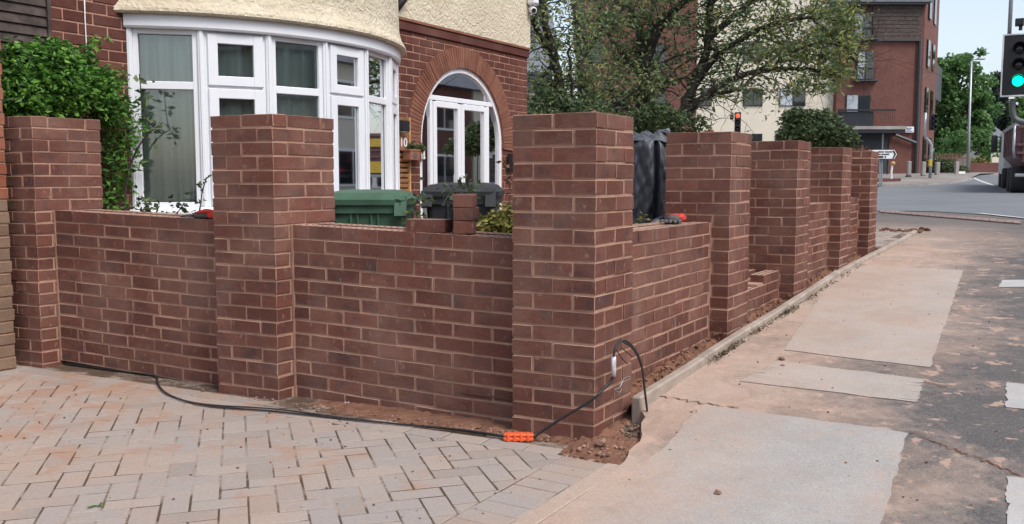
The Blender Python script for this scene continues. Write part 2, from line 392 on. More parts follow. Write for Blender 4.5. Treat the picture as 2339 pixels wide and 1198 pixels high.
    def polyblock(s, poly, z0, z1, ch=.0025):
        """flat paving block from a 2-D outline, top edge eased"""
        n = len(poly); c = Vector((sum(p[0] for p in poly)/n, sum(p[1] for p in poly)/n))
        ins = []
        for p in poly:
            d = c-Vector(p); ins.append(Vector(p)+d.normalized()*min(ch*1.4, d.length*.3))
        tl = [random.uniform(-.0006, .0006) for _ in range(3)]
        zz = lambda p: z1+tl[0]+(p[0]-c.x)*tl[1]*8+(p[1]-c.y)*tl[2]*8
        V = [(p[0], p[1], z0) for p in poly]+[(p[0], p[1], zz(p)-ch) for p in poly]+[(p[0], p[1], zz(p)) for p in ins]
        F = [tuple(range(2*n, 3*n))]
        for k in (0, n):
            for i in range(n): F.append((k+i, k+(i+1) % n, k+n+(i+1) % n, k+n+i))
        return s.add(V, F)
    def lathe(s, O, prof, n=16, axis=Vector((0, 0, 1)), mi=0):
        axis = Vector(axis).normalized(); a = axis.cross(Vector((0, 0, 1)))
        if a.length < 1e-3: a = Vector((1, 0, 0))
        a.normalize(); b = axis.cross(a); V = []; F = []
        for r, h in prof: V += [Vector(O)+axis*h+a*(r*math.cos(2*math.pi*k/n))+b*(r*math.sin(2*math.pi*k/n)) for k in range(n)]
        for i in range(len(prof)-1):
            for k in range(n): F.append((i*n+k, i*n+(k+1) % n, (i+1)*n+(k+1) % n, (i+1)*n+k))
        F.append(tuple(reversed(range(n)))); F.append(tuple(range((len(prof)-1)*n, len(prof)*n)))
        return s.add(V, F, mi)
    def build(s, name, mats, parent=None, smooth=False):
        me = bpy.data.meshes.new(name); o = rootloc(parent)
        me.from_pydata([(a-o.x, b-o.y, c-o.z) for a, b, c in s.v], [], s.f)
        if not isinstance(mats, (list, tuple)): mats = [mats]
        for m in mats: me.materials.append(m)
        if len(mats) > 1: me.polygons.foreach_set('material_index', s.mi)
        if smooth: me.polygons.foreach_set('use_smooth', [True]*len(s.f))
        me.update(); ob = bpy.data.objects.new(name, me); COL.objects.link(ob)
        if parent is not None: ob.parent = parent
        return ob
def thing(name, loc, label, cat, group=None):
    o = bpy.data.objects.new(name, None); COL.objects.link(o); o.location = loc; o.empty_display_size = .2
    return tag(o, label, cat, group)
def tag(o, label=None, cat=None, group=None, kind=None):
    if label: o['label'] = label
    if cat: o['category'] = cat
    if group: o['group'] = group
    if kind: o['kind'] = kind
    return o
def grid(name, mat, x0, x1, y0, y1, nx, ny, zf, parent=None, kind='structure', smooth=True):
    mb = MB(); V = [(x0+(x1-x0)*i/nx, y0+(y1-y0)*j/ny) for j in range(ny+1) for i in range(nx+1)]
    mb.add([(x, y, zf(x, y)) for x, y in V], [(j*(nx+1)+i, j*(nx+1)+i+1, (j+1)*(nx+1)+i+1, (j+1)*(nx+1)+i) for j in range(ny) for i in range(nx)])
    o = mb.build(name, mat, parent, smooth)
    if kind: o['kind'] = kind
    return o
def quadsheet(name, mat, c4, nx, ny, dz, parent=None, thick=.03):
    """sheet spanned by four plan corners (world x,y), following the ground"""
    mb = MB(); A, B, Cc, D = [Vector((p[0], p[1])) for p in c4]; V = []
    for j in range(ny+1):
        for i in range(nx+1):
            a, b = i/nx, j/ny; q = (A*(1-a)+B*a)*(1-b)+(D*(1-a)+Cc*a)*b
            if i in (0, nx) or j in (0, ny): q = q+Vector((random.gauss(0, .004), random.gauss(0, .006)))
            V.append((q.x, q.y, G(q.x, q.y)+dz))
    F = [(j*(nx+1)+i, j*(nx+1)+i+1, (j+1)*(nx+1)+i+1, (j+1)*(nx+1)+i) for j in range(ny) for i in range(nx)]
    mb.add(V, F); return mb.build(name, mat, parent, True)
def leaves(mb, P, size, jitter=.35, droop=.0, mi=0, aspect=.5):
    """P: list of points; one folded leaf at each"""
    P = np.asarray([tuple(p) for p in P]); n = len(P)
    if n == 0: return
    d = np.random.normal(size=(n, 3)); d[:, 2] = d[:, 2]*.6-droop; d /= np.linalg.norm(d, axis=1)[:, None]
    q = np.random.normal(size=(n, 3)); s_ = np.cross(d, q); s_ /= np.linalg.norm(s_, axis=1)[:, None]; nn = np.cross(d, s_)
    sz = size*(1+jitter*np.random.uniform(-1, 1, n))[:, None]
    v0 = P; v1 = P+d*sz*.45+s_*sz*aspect*.5+nn*sz*.12; v2 = P+d*sz; v3 = P+d*sz*.45-s_*sz*aspect*.5+nn*sz*.12
    V = np.stack([v0, v1, v2, v3], 1).reshape(-1, 3)
    base = len(mb.v); mb.v += [tuple(x) for x in V]; mb.f += [(base+4*k, base+4*k+1, base+4*k+2, base+4*k+3) for k in range(n)]; mb.mi += [mi]*n
def clip(poly, p, n):                        # keep the side where (q-p).n >= 0
    out = []
    for i in range(len(poly)):
        a, b = Vector(poly[i]), Vector(poly[(i+1) % len(poly)]); da, db = (a-p).dot(n), (b-p).dot(n)
        if da >= 0: out.append(a)
        if da*db < 0: out.append(a+(b-a)*(da/(da-db)))
    return out
def text_mesh(name, txt, size, O, eu, mat, parent, depth=.002):
    """raised lettering lying in the plane spanned by eu and z"""
    cu = bpy.data.curves.new(name, 'FONT'); cu.body = txt; cu.size = size; cu.extrude = depth; cu.align_x = 'CENTER'; cu.align_y = 'CENTER'; cu.offset = size*.012
    tmp = bpy.data.objects.new(name, cu); COL.objects.link(tmp); bpy.context.view_layer.update()
    me = bpy.data.meshes.new_from_object(tmp.evaluated_get(bpy.context.evaluated_depsgraph_get())); bpy.data.objects.remove(tmp)
    nrm = eu.cross(Vector((0, 0, 1))); o = rootloc(parent)
    for v in me.vertices:
        c = v.co.copy(); v.co = Vector(O)+eu*c.x+Vector((0, 0, 1))*c.y+nrm*c.z-o
    me.name = name; me.materials.clear(); me.materials.append(mat); ob = bpy.data.objects.new(name, me); COL.objects.link(ob); ob.parent = parent
    return ob
EZ = Vector((0, 0, 1))

# ================================================================== SETTING
def base_z(x, y):
    z = G(x, y)
    if y > 9 and x < -30: z += 0
    return z-.05
ys = [-40, -12, -4, -1, 0, .5, 1, 2, 3.4, 4.8, 6.3, 8.4, 10, 17, 25, 34, 38, 42, 47, 52, 56, 100, 250, 900]
xs_ = [-600, -150, -60, -30, -15, -6, -4.2, -2, .05, 3, 8, 20, 60, 150, 600]
mb = MB(); V = [(x, y, base_z(x, y)-(.14 if x < .04 and y < 9 else 0)) for y in ys for x in xs_]; nx = len(xs_)
mb.add(V, [(j*nx+i, j*nx+i+1, (j+1)*nx+i+1, (j+1)*nx+i) for j in range(len(ys)-1) for i in range(nx-1)])
tag(mb.build('ground', M['earth']), kind='structure')
# pavement with a ragged dug-out edge at the wall corner
rows = [-9, -6, -4, -3]+[round(-2.4+.06*i, 3) for i in range(50)]+[round(.6+.1*i, 3) for i in range(95)]+[10.2, 11, 12, 14, 15.6, 17, 19, 21]
def left_edge(y):
    if y < -.21: return .262
    if y < .3: return .262-.03*math.sin((y+.21)*20)*.5-.12*max(0, min(1, (y+.2)/.5))
    if y < 9.9: return .104
    return .104-min(16, (y-9.9)*60)
mb = MB(); cols = 16; V = []
for y in rows:
    x0 = left_edge(y)
    for i in range(cols+1):
        x = x0+(7-x0)*(i/cols)**1.6; V.append((x, y, G(x, y)+.0))
mb.add(V, [(j*(cols+1)+i, j*(cols+1)+i+1, (j+1)*(cols+1)+i+1, (j+1)*(cols+1)+i) for j in range(len(rows)-1) for i in range(cols)])
# the broken vertical edge beside the dug soil
for j in range(len(rows)-1):
    a, b = V[j*(cols+1)], V[(j+1)*(cols+1)]
    mb.add([a, b, (b[0]-.01, b[1], b[2]-.12), (a[0]-.01, a[1], a[2]-.12)], [(0, 1, 2, 3)])
pavement = tag(mb.build('pavement', M['asphalt'], None, True), kind='structure')
def P2(px, py): q = gnd(px, py); return (q.x, q.y)
SL = [([(1400, 1200), (2020, 1200), (2075, 990), (1610, 926)], 'a'), ([(1690, 872), (2095, 920), (2112, 868), (1775, 826)], 'b'), ([(1790, 801), (2125, 841), (2200, 619), (1925, 606)], 'c')]
for c4, _ in SL:
    q = [P2(*c) for c in c4]
    if _ == 'a':
        q[0] = (q[3][0]+.02, -2.2); q[1] = (q[2][0]+.10, -2.2)
    quadsheet('concrete_patch', M['slab' if _ == 'a' else 'slabdusty'], q, 8, 60, .0035, pavement)
for c4 in ([(2280, 657), (2460, 657), (2480, 640), (2290, 641)], [(2298, 932), (2480, 950), (2480, 890), (2298, 875)], [(2300, 1215), (2520, 1230), (2500, 1110), (2300, 1090)]):
    quadsheet('cover_slab', M['slabwhite'], [P2(*c) for c in c4], 3, 20, .004, pavement)

def crack(pts, w):
    P = [gnd(*p) for p in pts]; mb = MB(); V = []; n = 0
    for a, b in zip(P, P[1:]):
        for k in range(12):
            q = a.lerp(b, k/12)+Vector((random.gauss(0, .006), random.gauss(0, .01), 0)); hw = w*random.uniform(.2, .7)
            V += [(q.x-hw*.3, q.y-hw, G(q.x, q.y-hw)+.0045), (q.x+hw*.3, q.y+hw, G(q.x, q.y+hw)+.0045)]; n += 1
    mb.add(V, [(2*i, 2*i+1, 2*i+3, 2*i+2) for i in range(n-1)]); mb.build('crack', M['soil'], pavement)
crack([(2078, 988), (2130, 1010), (2200, 1036), (2270, 1062), (2345, 1094)], .009)
crack([(2112, 872), (2140, 880), (2165, 888)], .007)
crack([(1500, 905), (1600, 922), (1700, 935)], .009)
# driveway of herringbone blocks -------------------------------------------------
A5 = .0874; EU = Vector((math.cos(A5), math.sin(A5), 0)); EV = Vector((0, 1, 0)); EN = Vector((-math.sin(A5), math.cos(A5), 0))
drive = tag(grid('driveway', M['sand'], -5.2, .2, -4.2, .05, 12, 10, lambda x, y: -.0013), kind='structure')
e1 = Vector((math.cos(R(48)), math.sin(R(48)))); e2 = Vector((-e1.y, e1.x)); PT = .1035; J = .0024
wl_p = Vector((0, 0)); wl_n = Vector((-EN.x, -EN.y))            # outward from the wall
BW = .135; BI = .245                                           # border course between these distances from the wall
blocks = []
o2 = Vector((-.898, -1.242))
for x in range(-70, 70):
    for y in range(-70, 70):
        m4 = (x-y) % 4
        if m4 == 0: rc = (x, y, 2, 1)
        elif m4 == 3: rc = (x, y, 1, 2)
        else: continue
        j = J+random.uniform(0, .002)
        c = [(rc[0]*PT+j, rc[1]*PT+j), ((rc[0]+rc[2])*PT-j, rc[1]*PT+j), ((rc[0]+rc[2])*PT-j, (rc[1]+rc[3])*PT-j), (rc[0]*PT+j, (rc[1]+rc[3])*PT-j)]
        poly = [o2+e1*a+e2*b for a, b in c]
        cen = sum(poly, Vector((0, 0)))/4
        if cen.x < -5.2 or cen.x > .2 or cen.y < -4.1 or cen.y > .2: continue
        poly = clip(poly, wl_p+wl_n*(BI+.003), wl_n)
        if len(poly) < 3: continue
        poly = clip(poly, Vector((-.033, 0)), Vector((-1, 0)))
        if len(poly) < 3: continue
        ar = abs(sum(poly[i].x*poly[(i+1) % len(poly)].y-poly[(i+1) % len(poly)].x*poly[i].y for i in range(len(poly))))/2
        if ar < .0006: continue
        blocks.append(poly)
for k in range(60):                                            # border along the wall, laid lengthwise
    u1 = .16-k*.208; u0 = u1-.203
    if u0 < -5.2: break
    q = [EU*u0-EN*BI, EU*u1-EN*BI, EU*u1-EN*(BW+.003), EU*u0-EN*(BW+.003)]; blocks.append([Vector((p.x, p.y)) for p in q])
for k in range(60):                                            # blocks right against the wall further left
    u1 = -1.95-k*.208; u0 = u1-.203
    if u0 < -5.2: break
    q = [EU*u0-EN*(BW-.003), EU*u1-EN*(BW-.003), EU*u1-EN*.025, EU*u0-EN*.025]; blocks.append([Vector((p.x, p.y)) for p in q])
for k in range(40):                                            # border along the pavement
    y1 = -.252-k*.1035; blocks.append([Vector(p) for p in ((-.029, y1-.1), (.172, y1-.1), (.172, y1), (-.029, y1))])
camxy = Vector((CAM.x, CAM.y))
def seen(poly):
    c = sum(poly, Vector((0, 0)))/len(poly); d = Vector((c.x, c.y, 0))-CAM; z = d.dot(FW)
    if z < .3: return 1e9
    x, y = d.dot(RT)/z*FPX, -d.dot(UP)/z*FPX
    return z if abs(x) < 1240 and y < 680 else 1e6+z
blocks.sort(key=seen)
rest = MB()
for i, poly in enumerate(blocks):
    zt = .0+random.uniform(-.0004, .0012)
    if i < 300: MB().polyblock(poly, -.05, zt).build('paving_block', M['paver'], drive)
    else: rest.polyblock(poly, -.05, zt)
tag(rest.build('paving_blocks_beyond', M['paver'], drive), kind='stuff')
# flush concrete strip between blocks and pavement
mb = MB(); mb.cbox(Vector((0, 0, 0)), Vector((1, 0, 0)), Vector((0, 1, 0)), .178, .258, -8, -.235, -.1, .004, .004)
tag(mb.build('kerb_strip', M['slab']), kind='structure')

# soil bed along the side wall and round the corner pillar ------------------------
def soil(name, pts, zf, n=220, w=.05):
    pass
mb = MB(); nu = 150; nv = 8
for j in range(nv+1):
    for i in range(nu+1):
        u = -4.4+(4.4+.05)*i/nu; v = -BW+(BW+.14)*j/nv
        q = EU*u+EN*v; fr_ = max(0, min(1, (u+2.2)/.9)); hgt = -.004+fr_*(.016*(1-abs(j/nv-.7)*1.2)+random.uniform(-.006, .008))-(.012 if j < 2 else 0)-.02*(1-fr_)
        mb.v.append((q.x, q.y, hgt))
for j in range(nv):
    for i in range(nu): a = j*(nu+1)+i; mb.f.append((a, a+1, a+nu+2, a+nu+1)); mb.mi.append(0)
tag(mb.build('soil_strip', M['soil']), kind='structure')
mb = MB(); n1, n2 = 26, 30
for j in range(n2+1):
    for i in range(n1+1):
        x = -.06+.36*i/n1; y = -.24+.62*j/n2
        hole = math.exp(-((x-.13)**2/.0028+(y-.22)**2/.0075))
        z = .012+.03*max(0, min(1, (y+.1)/.3))+random.uniform(-.008, .01)-.11*hole
        if y < -.18: z -= .012*(-.18-y)/.06
        mb.v.append((x, y, z))
for j in range(n2):
    for i in range(n1): a = j*(n1+1)+i; mb.f.append((a, a+1, a+n1+2, a+n1+1)); mb.mi.append(0)
tag(mb.build('dug_soil', M['soil']), kind='structure')
mb = MB(); n1, n2 = 8, 160                                      # trench of soil between street wall and edging
for j in range(n2+1):
    for i in range(n1+1):
        x = -.16+.215*i/n1; y = .36+9.5*j/n2
        mb.v.append((x, y, interp(y, EDGE)-.055+random.uniform(-.012, .014)-(.03 if 3 < i < 7 else 0)))
for j in range(n2):
    for i in range(n1): a = j*(n1+1)+i; mb.f.append((a, a+1, a+n1+2, a+n1+1)); mb.mi.append(0)
tag(mb.build('soil_trench', M['soil']), kind='structure')
mb = MB()                                                      # garden soil behind the walls
gy = [.05, .35, 1, 2, 3, 5, 7, 9, 9.6]
gx = [-4.28, -3, -2, -1, -.3, -.2]
for y in gy:
    for x in gx: mb.v.append((x, y, .13+min(.35, .033*max(0, y))))
for j in range(len(gy)-1):
    for i in range(len(gx)-1): a = j*len(gx)+i; mb.f.append((a, a+1, a+len(gx)+1, a+len(gx))); mb.mi.append(0)
tag(mb.build('garden_soil', M['soil']), kind='structure')

def rock(mb, c, r, mi=0):
    c = Vector(c); V = []
    for k in range(12):
        ph = math.acos(1-2*(k+.5)/12); th = k*2.4+random.uniform(-.3, .3); rr = r*random.uniform(.65, 1.2)
        V.append(c+Vector((rr*math.sin(ph)*math.cos(th), rr*math.sin(ph)*math.sin(th), rr*.65*math.cos(ph))))
    import bmesh
    bm = bmesh.new()
    for v in V: bm.verts.new(v)
    res = bmesh.ops.convex_hull(bm, input=bm.verts); bm.verts.index_update()
    vs = [v.co.copy() for v in bm.verts]; fs = [tuple(v.index for v in f.verts) for f in bm.faces]; bm.free()
    mb.add(vs, fs, mi)
mb = MB()
for k in range(260):                                           # crumbs along the side wall
    u = random.triangular(-2.4, .05, -.3); v = -random.triangular(.0, .13, .03); q = EU*u+EN*v
    rock(mb, (q.x, q.y, .008+random.uniform(-.004, .006)), random.choice([.003, .004, .006, .009]))
for k in range(150):
    x, y = random.uniform(.0, .24), random.uniform(-.2, .34)
    if -.0 < y and x < .03: continue
    rock(mb, (x, y, .02+.07*max(0, y)), random.choice([.004, .006, .008, .012]))
for k in range(120):
    y = random.uniform(.4, 7.2); x = random.uniform(-.11, .03); rock(mb, (x, y, interp(y, EDGE)-.045), random.choice([.006, .009, .012]))
tag(mb.build('rubble', M['stone']), 'loose brown rubble and crumbs of soil along the wall foot', 'rubble', kind='stuff')
mb = MB()
for k in range(330):                                           # grit scattered over pavement and drive
    if random.random() < .7: x, y = random.uniform(.3, 2.2), random.uniform(-1.2, 8); z = G(x, y)
    else: x, y = random.uniform(-3.2, .1), random.uniform(-1.6, -.3); z = 0
    rock(mb, (x, y, z+.003), random.choice([.002, .003, .003, .005, .007]))
tag(mb.build('grit', M['soil']), 'tiny scattered grit over the pavement and driveway', 'grit', kind='stuff')
mb = MB(); P = []
for k in range(1500):                                          # moss and grass growing against the edging
    y = 1.2+abs(random.gauss(0, 1))*2.2
    if y > 8.5: continue
    c = .5+.5*math.sin(y*7)*math.sin(y*2.3+1)
    if random.random() > c: continue
    P.append((.104+abs(random.gauss(0, .022)), y, G(0, y)+random.uniform(0, .012)))
leaves(mb, P, .02, .5, -.3, 0, .35)
tag(mb.build('moss', M['moss']), 'dry moss and tiny weeds along the concrete edging', 'moss', kind='stuff')
mb = MB(); P = []
for k in range(240):
    y = random.uniform(.45, 5.2); P.append((random.uniform(-.1, .035), y, interp(y, EDGE)-.03+random.uniform(0, .015)))
leaves(mb, P, .03, .4, 0, 0, .6)
tag(mb.build('fallen_leaves', M['dryleaf']), 'dry brown fallen leaves lying between street wall and edging', 'leaves', kind='stuff')
# stones one can pick out
def stone(p, r, label):
    mb = MB(); rock(mb, (p[0], p[1], p[2]+r*.4), r); tag(mb.build('stone', M['stone']), label, 'stone')
stone((.075, -.075, .025), .032, 'pale pink lump of mortar at the foot of the corner pillar')
q = gnd(1785, 823); stone(q, .022, 'dark brown clod standing upright beside the narrow concrete patch')
q = gnd(1788, 838); stone(q, .016, 'small dark clod on the edge of the narrow concrete patch')
q = gnd(1640, 1130); stone((q.x, q.y, q.z), .018, 'reddish crumb lying on the nearest concrete patch')

# concrete edging ----------------------------------------------------------------
edging = thing('concrete_edging', (.07, .3, .0), 'weathered grey concrete edging running along the foot of the street wall', 'edging')
y = .30; k = 0
while y < 9.9:
    y1 = min(9.9, y+.915); mb = MB(); dx = random.uniform(-.004, .004)
    eu = Vector((0, 1, (interp(y1, EDGE)-interp(y, EDGE))/(y1-y)))
    mb.cbox(Vector((.045+dx, y, interp(y, EDGE))), eu, Vector((1, 0, 0)), .002, y1-y-.004, 0, .055, -.2, 0, .008, .003)
    mb.build('edging_length', M['concrete'], edging); y = y1

# ================================================================== BRICK WALLS
def brick(parent, O, eu, ev, u0, u1, v0, v1, z0, z1, holes=False, mat='brick'):
    mb = MB()
    if holes: mb.holed(O, eu, ev, u0, u1, v0, v1, z0, z1, 5 if u1-u0 > .15 else 2); return mb.build('brick', [M[mat], M['hole'], M['dusty']], parent)
    dv = random.uniform(-.0025, .0025); q = random.choice([.001, .0012, .0015, .002, .003])
    mb.cbox(O, eu, ev, u0+random.uniform(-.0025, .0025), u1+random.uniform(-.0025, .0025), v0+dv, v1+dv, z0+random.uniform(-.0015, .0015), z1+random.uniform(-.0015, .0015), q, .0015, 0, 1)
    return mb.build('brick', [M[mat], M['mortar' if mat == 'brick' else 'hmortar']], parent)
def pillar(O, eu, ev, w, d, top, nc, label, first=0):
    t = thing('brick_pillar', (O.x, O.y, top-nc*.075), label, 'brick pillar', 'new brick pillars of the garden wall')
    O = Vector((O.x, O.y, 0)); q = .0045; jn = .0034
    mb = MB(); mb.fbox(O, eu, ev, -w+q, -q, q, d-q, top-nc*.075, top-.004); mb.build('mortar', M['mortar'], t)
    hw = .1025
    for k in range(nc):
        z1 = top-.075*k; z0 = z1-.065
        if (k+first) % 2 == 0:
            m = -w/2
            for v0, v1 in ((0, hw), (d-hw, d)):
                brick(t, O, eu, ev, -w, m-jn, v0, v1, z0, z1); brick(t, O, eu, ev, m+jn, 0, v0, v1, z0, z1)
            for u0, u1 in ((-w, -w+hw), (-hw, 0)): brick(t, O, eu, ev, u0, u1, hw+.01, d-hw-.01, z0, z1)
        else:
            m = d/2
            for u0, u1 in ((-w, -w+hw), (-hw, 0)):
                brick(t, O, eu, ev, u0, u1, 0, m-jn, z0, z1); brick(t, O, eu, ev, u0, u1, m+jn, d, z0, z1)
            for v0, v1 in ((0, hw), (d-hw, d)): brick(t, O, eu, ev, -w+hw+.01, -hw-.01, v0, v1, z0, z1)
    return t
def panel(O, eu, ev, ua, ub, v, top, nc, label, start=.1025, skip=None, thick=.29):
    """stretcher-bond panel between two pillars; u runs ua..ub, outer face at v"""
    q0 = O+eu*((ua+ub)/2)+ev*(v+.1)
    t = thing('garden_wall_panel', (q0.x, q0.y, q0.z+top-nc*.075), label, 'brick wall', 'brick panels between the pillars')
    q = .0045
    lo = top-nc*.075
    def heightcut(k, u0, u1): return skip and skip(k, u0, u1)
    mb = MB()
    if not skip: mb.fbox(O, eu, ev, ua, ub, v+q, v+thick-q, lo, top-.006)
    else:
        mb.fbox(O, eu, ev, ua, ub, v+q, v+thick-q, lo, top-.075-.006)
        mb.fbox(O, eu, ev, ua+(ub-ua)*.52, ub, v+q, v+thick-q, top-.081, top-.055)
    for ue in (ua, ub-.013): mb.fbox(O, eu, ev, ue, ue+.013, v-.002, v+.02, lo, top-.004-(.075 if skip and ue == ua else 0))
    mb.build('mortar', M['mortar'], t)
    for k in range(nc):
        z1 = top-.075*k; z0 = z1-.065
        u = ua+.013-(0 if k % 2 else .225-start-.01)
        while u < ub-.02:
            u0, u1 = max(u, ua+.015), min(u+.215, ub-.015)
            if u1-u0 > .03 and not heightcut(k, u0, u1):
                exposed = (k == 0) or (skip and k == 1)
                brick(t, O, eu, ev, u0, u1, v, v+.1025, z0, z1, exposed)
                if exposed: brick(t, O, eu, ev, u0, u1, v+thick-.1025, v+thick, z0, z1, True)
            u += .225
    return t
W = .4157
pillar(Vector((0, 0, 0)), EU, EV, W, W, 1.5, 22, 'nearest brick pillar at the wall corner beside the orange cable joint')
l2 = EU*-1.8372; l3 = EU*-3.7582
pillar(l2, EU, EV, .435, .475, 1.55, 22, 'brick pillar in front of the bow window, between the two side wall panels')
pillar(l3, EU, EV, .43, .475, 1.597, 22, 'leftmost brick pillar, in shadow below the green shrub')
EUs = Vector((EU.x, EU.y, -.026))
panel(Vector((0, 0, .009)), EUs, EV, -1.8372, -W, .12, .898, 13, 'side wall panel with loose bricks on top, left of the corner pillar', .1)
panel(Vector((0, 0, .009)), EUs, EV, -3.7582, -1.8372-.435, .12, .898, 13, 'leftmost side wall panel with the red glove on top', .16)
PY = [1.919, 3.586, 5.275, 6.756]; EUp = Vector((math.cos(.045), math.sin(.045), 0))
for i, (y, lb) in enumerate(zip(PY, ['second brick pillar along the street, right of the black sheet', 'third brick pillar along the street, beyond the unfinished gap',
                                     'fourth brick pillar along the street, between two finished panels', 'farthest brick pillar at the end of the street wall'])):
    pillar(Vector((0, y, 0)), EUp, EV, W+.01, W+.01, 1.5, 20-i if i else 20, lb, i % 2)
SY = Vector((0, 1, 0)); SX = Vector((-1, 0, 0))
def spanel(ya, yb, top, nc, label, **k): return panel(Vector((0, 0, 0)), SY, SX, ya, yb, .12, top, nc, label, **k)
spanel(W, PY[0], .932, 12, 'street wall panel nearest the corner, a grey glove lying on it')
spanel(PY[0]+W+.01, PY[1], .478, 5, 'low unfinished street wall panel of only a few courses', skip=lambda k, a, b: k == 0 and a < PY[0]+W+(PY[1]-PY[0]-W)*.5)
spanel(PY[1]+W+.01, PY[2], .977, 10, 'street wall panel between the third and fourth street pillars')
spanel(PY[2]+W+.01, PY[3], 1.0, 10, 'farthest street wall panel before the last pillar')

# neighbour's pier at the left edge ----------------------------------------------
t = thing('neighbour_brick_pier', (-4.1, -.7, 0), 'orange red brick pier turning buff lower down, at the left picture edge', 'brick pier')
O = Vector((-3.868, -.425, 0)); eu = Vector((0, 1, 0)); ev = Vector((-1, 0, 0))
mb = MB(); mb.fbox(O, eu, ev, -.9, -.005, .005, .45, 0, 3.2); mb.build('mortar', M['nbrick2'], t)
for k in range(42):
    z0 = .01+.0765*k; u = -(.225 if k % 2 else .112)
    while u > -.9:
        brick(t, O, eu, ev, max(u, -.9), min(u+.215, 0), 0, .1, z0, z0+.066, mat='nbrick' if z0 > 1.0+random.uniform(-.06, .06) else 'nbrick2'); u -= .225
    
# ================================================================== HOUSE
XF = -4.3
house = thing('house', (XF-3, 3, .1), 'brick and cream rendered house with a white bow window and arched doorway', 'house')
HO = Vector((XF, 0, 0)); HU = Vector((0, 1, 0)); HV = Vector((-1, 0, 0))
YC, ZS, RI, RO = 5.29, 1.63, .86, 1.095
# walls
w1 = MB(); w1.fbox(HO, HU, HV, .163, .84, .005, .25, .1, 3.4); wl = w1.build('wall', M['hmortar'], house)
arc = [(YC-RI*math.cos(a), ZS+RI*math.sin(a)) for a in np.linspace(0, math.pi, 41)]
poly = [(3.86, .1), (YC-RI, .1)]+arc+[(YC+RI, .1), (6.769, .1), (6.769, 2.9), (3.86, 2.9)]
w2 = MB(); w2.prism([(XF-.005, y, z) for y, z in poly], (-.24, 0, 0)); wr = w2.build('wall', M['hmortar'], house)
wb = MB(); wb.box((XF-6.5, 6.52, .1), (XF-.26, 6.765, 2.9)); wb.build('gable_wall', M['hbrick'], house)
PITCH, BL = .0823, .235
def hbrick(par, y0, y1, z0): 
    mb = MB(); d = random.uniform(-.002, .002)
    mb.cbox(HO, HU, HV, y0, y1, d, .09, z0, z0+PITCH-.0115, .003, .0012); mb.build('brick', M['hbrick'], par)
nlow = MB()
for k in range(34):
    z0 = .1+k*PITCH; u = .163-(.117 if k % 2 else 0)
    if z0+PITCH > 3.4: break
    while u < .84:
        a, b = max(u, .165), min(u+BL-.011, .838)
        if b-a > .03:
            if z0 > .75: hbrick(wl, a, b, z0)
            else: nlow.cbox(HO, HU, HV, a, b, 0, .09, z0, z0+PITCH-.0115)
        u += BL
tag(nlow.build('lower_bricks', M['hbrick'], wl), kind='stuff')
nlow = MB()
for k in range(33):
    z0 = .1+k*PITCH; u = 3.86-(.117 if k % 2 else 0); zt = z0+PITCH
    if zt > 2.82: break
    while u < 6.77:
        a, b = max(u, 3.862), min(u+BL-.011, 6.768)
        u += BL
        if b-a < .03: continue
        zm = z0+PITCH/2; segs = [(a, b)]
        if zm > ZS:
            hh = RO-.03; h = math.sqrt(max(0, hh*hh-(zm-ZS)**2)) if zm-ZS < hh else 0
        else: h = RI+.004 if zm < ZS-.07 else RO-.02
        if h > 0:
            segs = []
            if a < YC-h: segs.append((a, min(b, YC-h)))
            if b > YC+h: segs.append((max(a, YC+h), b))
        for a2, b2 in segs:
            if b2-a2 < .025: continue
            if z0 > .85: hbrick(wr, a2, b2, z0)
            else: nlow.cbox(HO, HU, HV, a2, b2, 0, .09, z0, z0+PITCH-.0115)
tag(nlow.build('lower_bricks', M['hbrick'], wr), kind='stuff')
mb = MB(); mb.cbox(HO, HU, HV, 3.8, 6.785, -.022, .1, 2.775, 2.868, .006); mb.build('stained_course', M['hbrick'], house)
mb = MB(); mb.cbox(HO, HU, HV, 3.8, 6.79, -.036, .1, 2.87, 2.895, .004); mb.build('tile_drip', M['archbrick'], house)
# arch of thin bricks on edge
ar = MB(); ring = [(r_, a) for r_ in (RI+.002, RO-.006) for a in (0,)]
V = []; F = []; n = 60
for i in range(n+1):
    a = -.07+(math.pi+.14)*i/n
    for r_ in (RI+.001, RO-.004): V += [(XF+.008, YC-r_*math.cos(a), ZS+r_*math.sin(a)), (XF-.1, YC-r_*math.cos(a), ZS+r_*math.sin(a))]
for i in range(n):
    b0 = i*4; F += [(b0, b0+2, b0+6, b0+4), (b0+2, b0+3, b0+7, b0+6), (b0, b0+4, b0+5, b0+1)]
ar.add(V, F); arch = ar.build('door_arch', M['hmortar'], house)
na = 76
for i in range(na):
    a0 = -.07+(math.pi+.14)*(i+.08)/na; a1 = -.07+(math.pi+.14)*(i+.92)/na; mb = MB(); x1 = XF+.016+random.uniform(-.003, .003)
    pts = [(RI, a0), (RO, a0), (RO, a1), (RI, a1)]
    mb.prism([(x1, YC-r_*math.cos(a), ZS+r_*math.sin(a)) for r_, a in pts], (-.12, 0, 0)); mb.build('brick', M['archbrick'], arch)
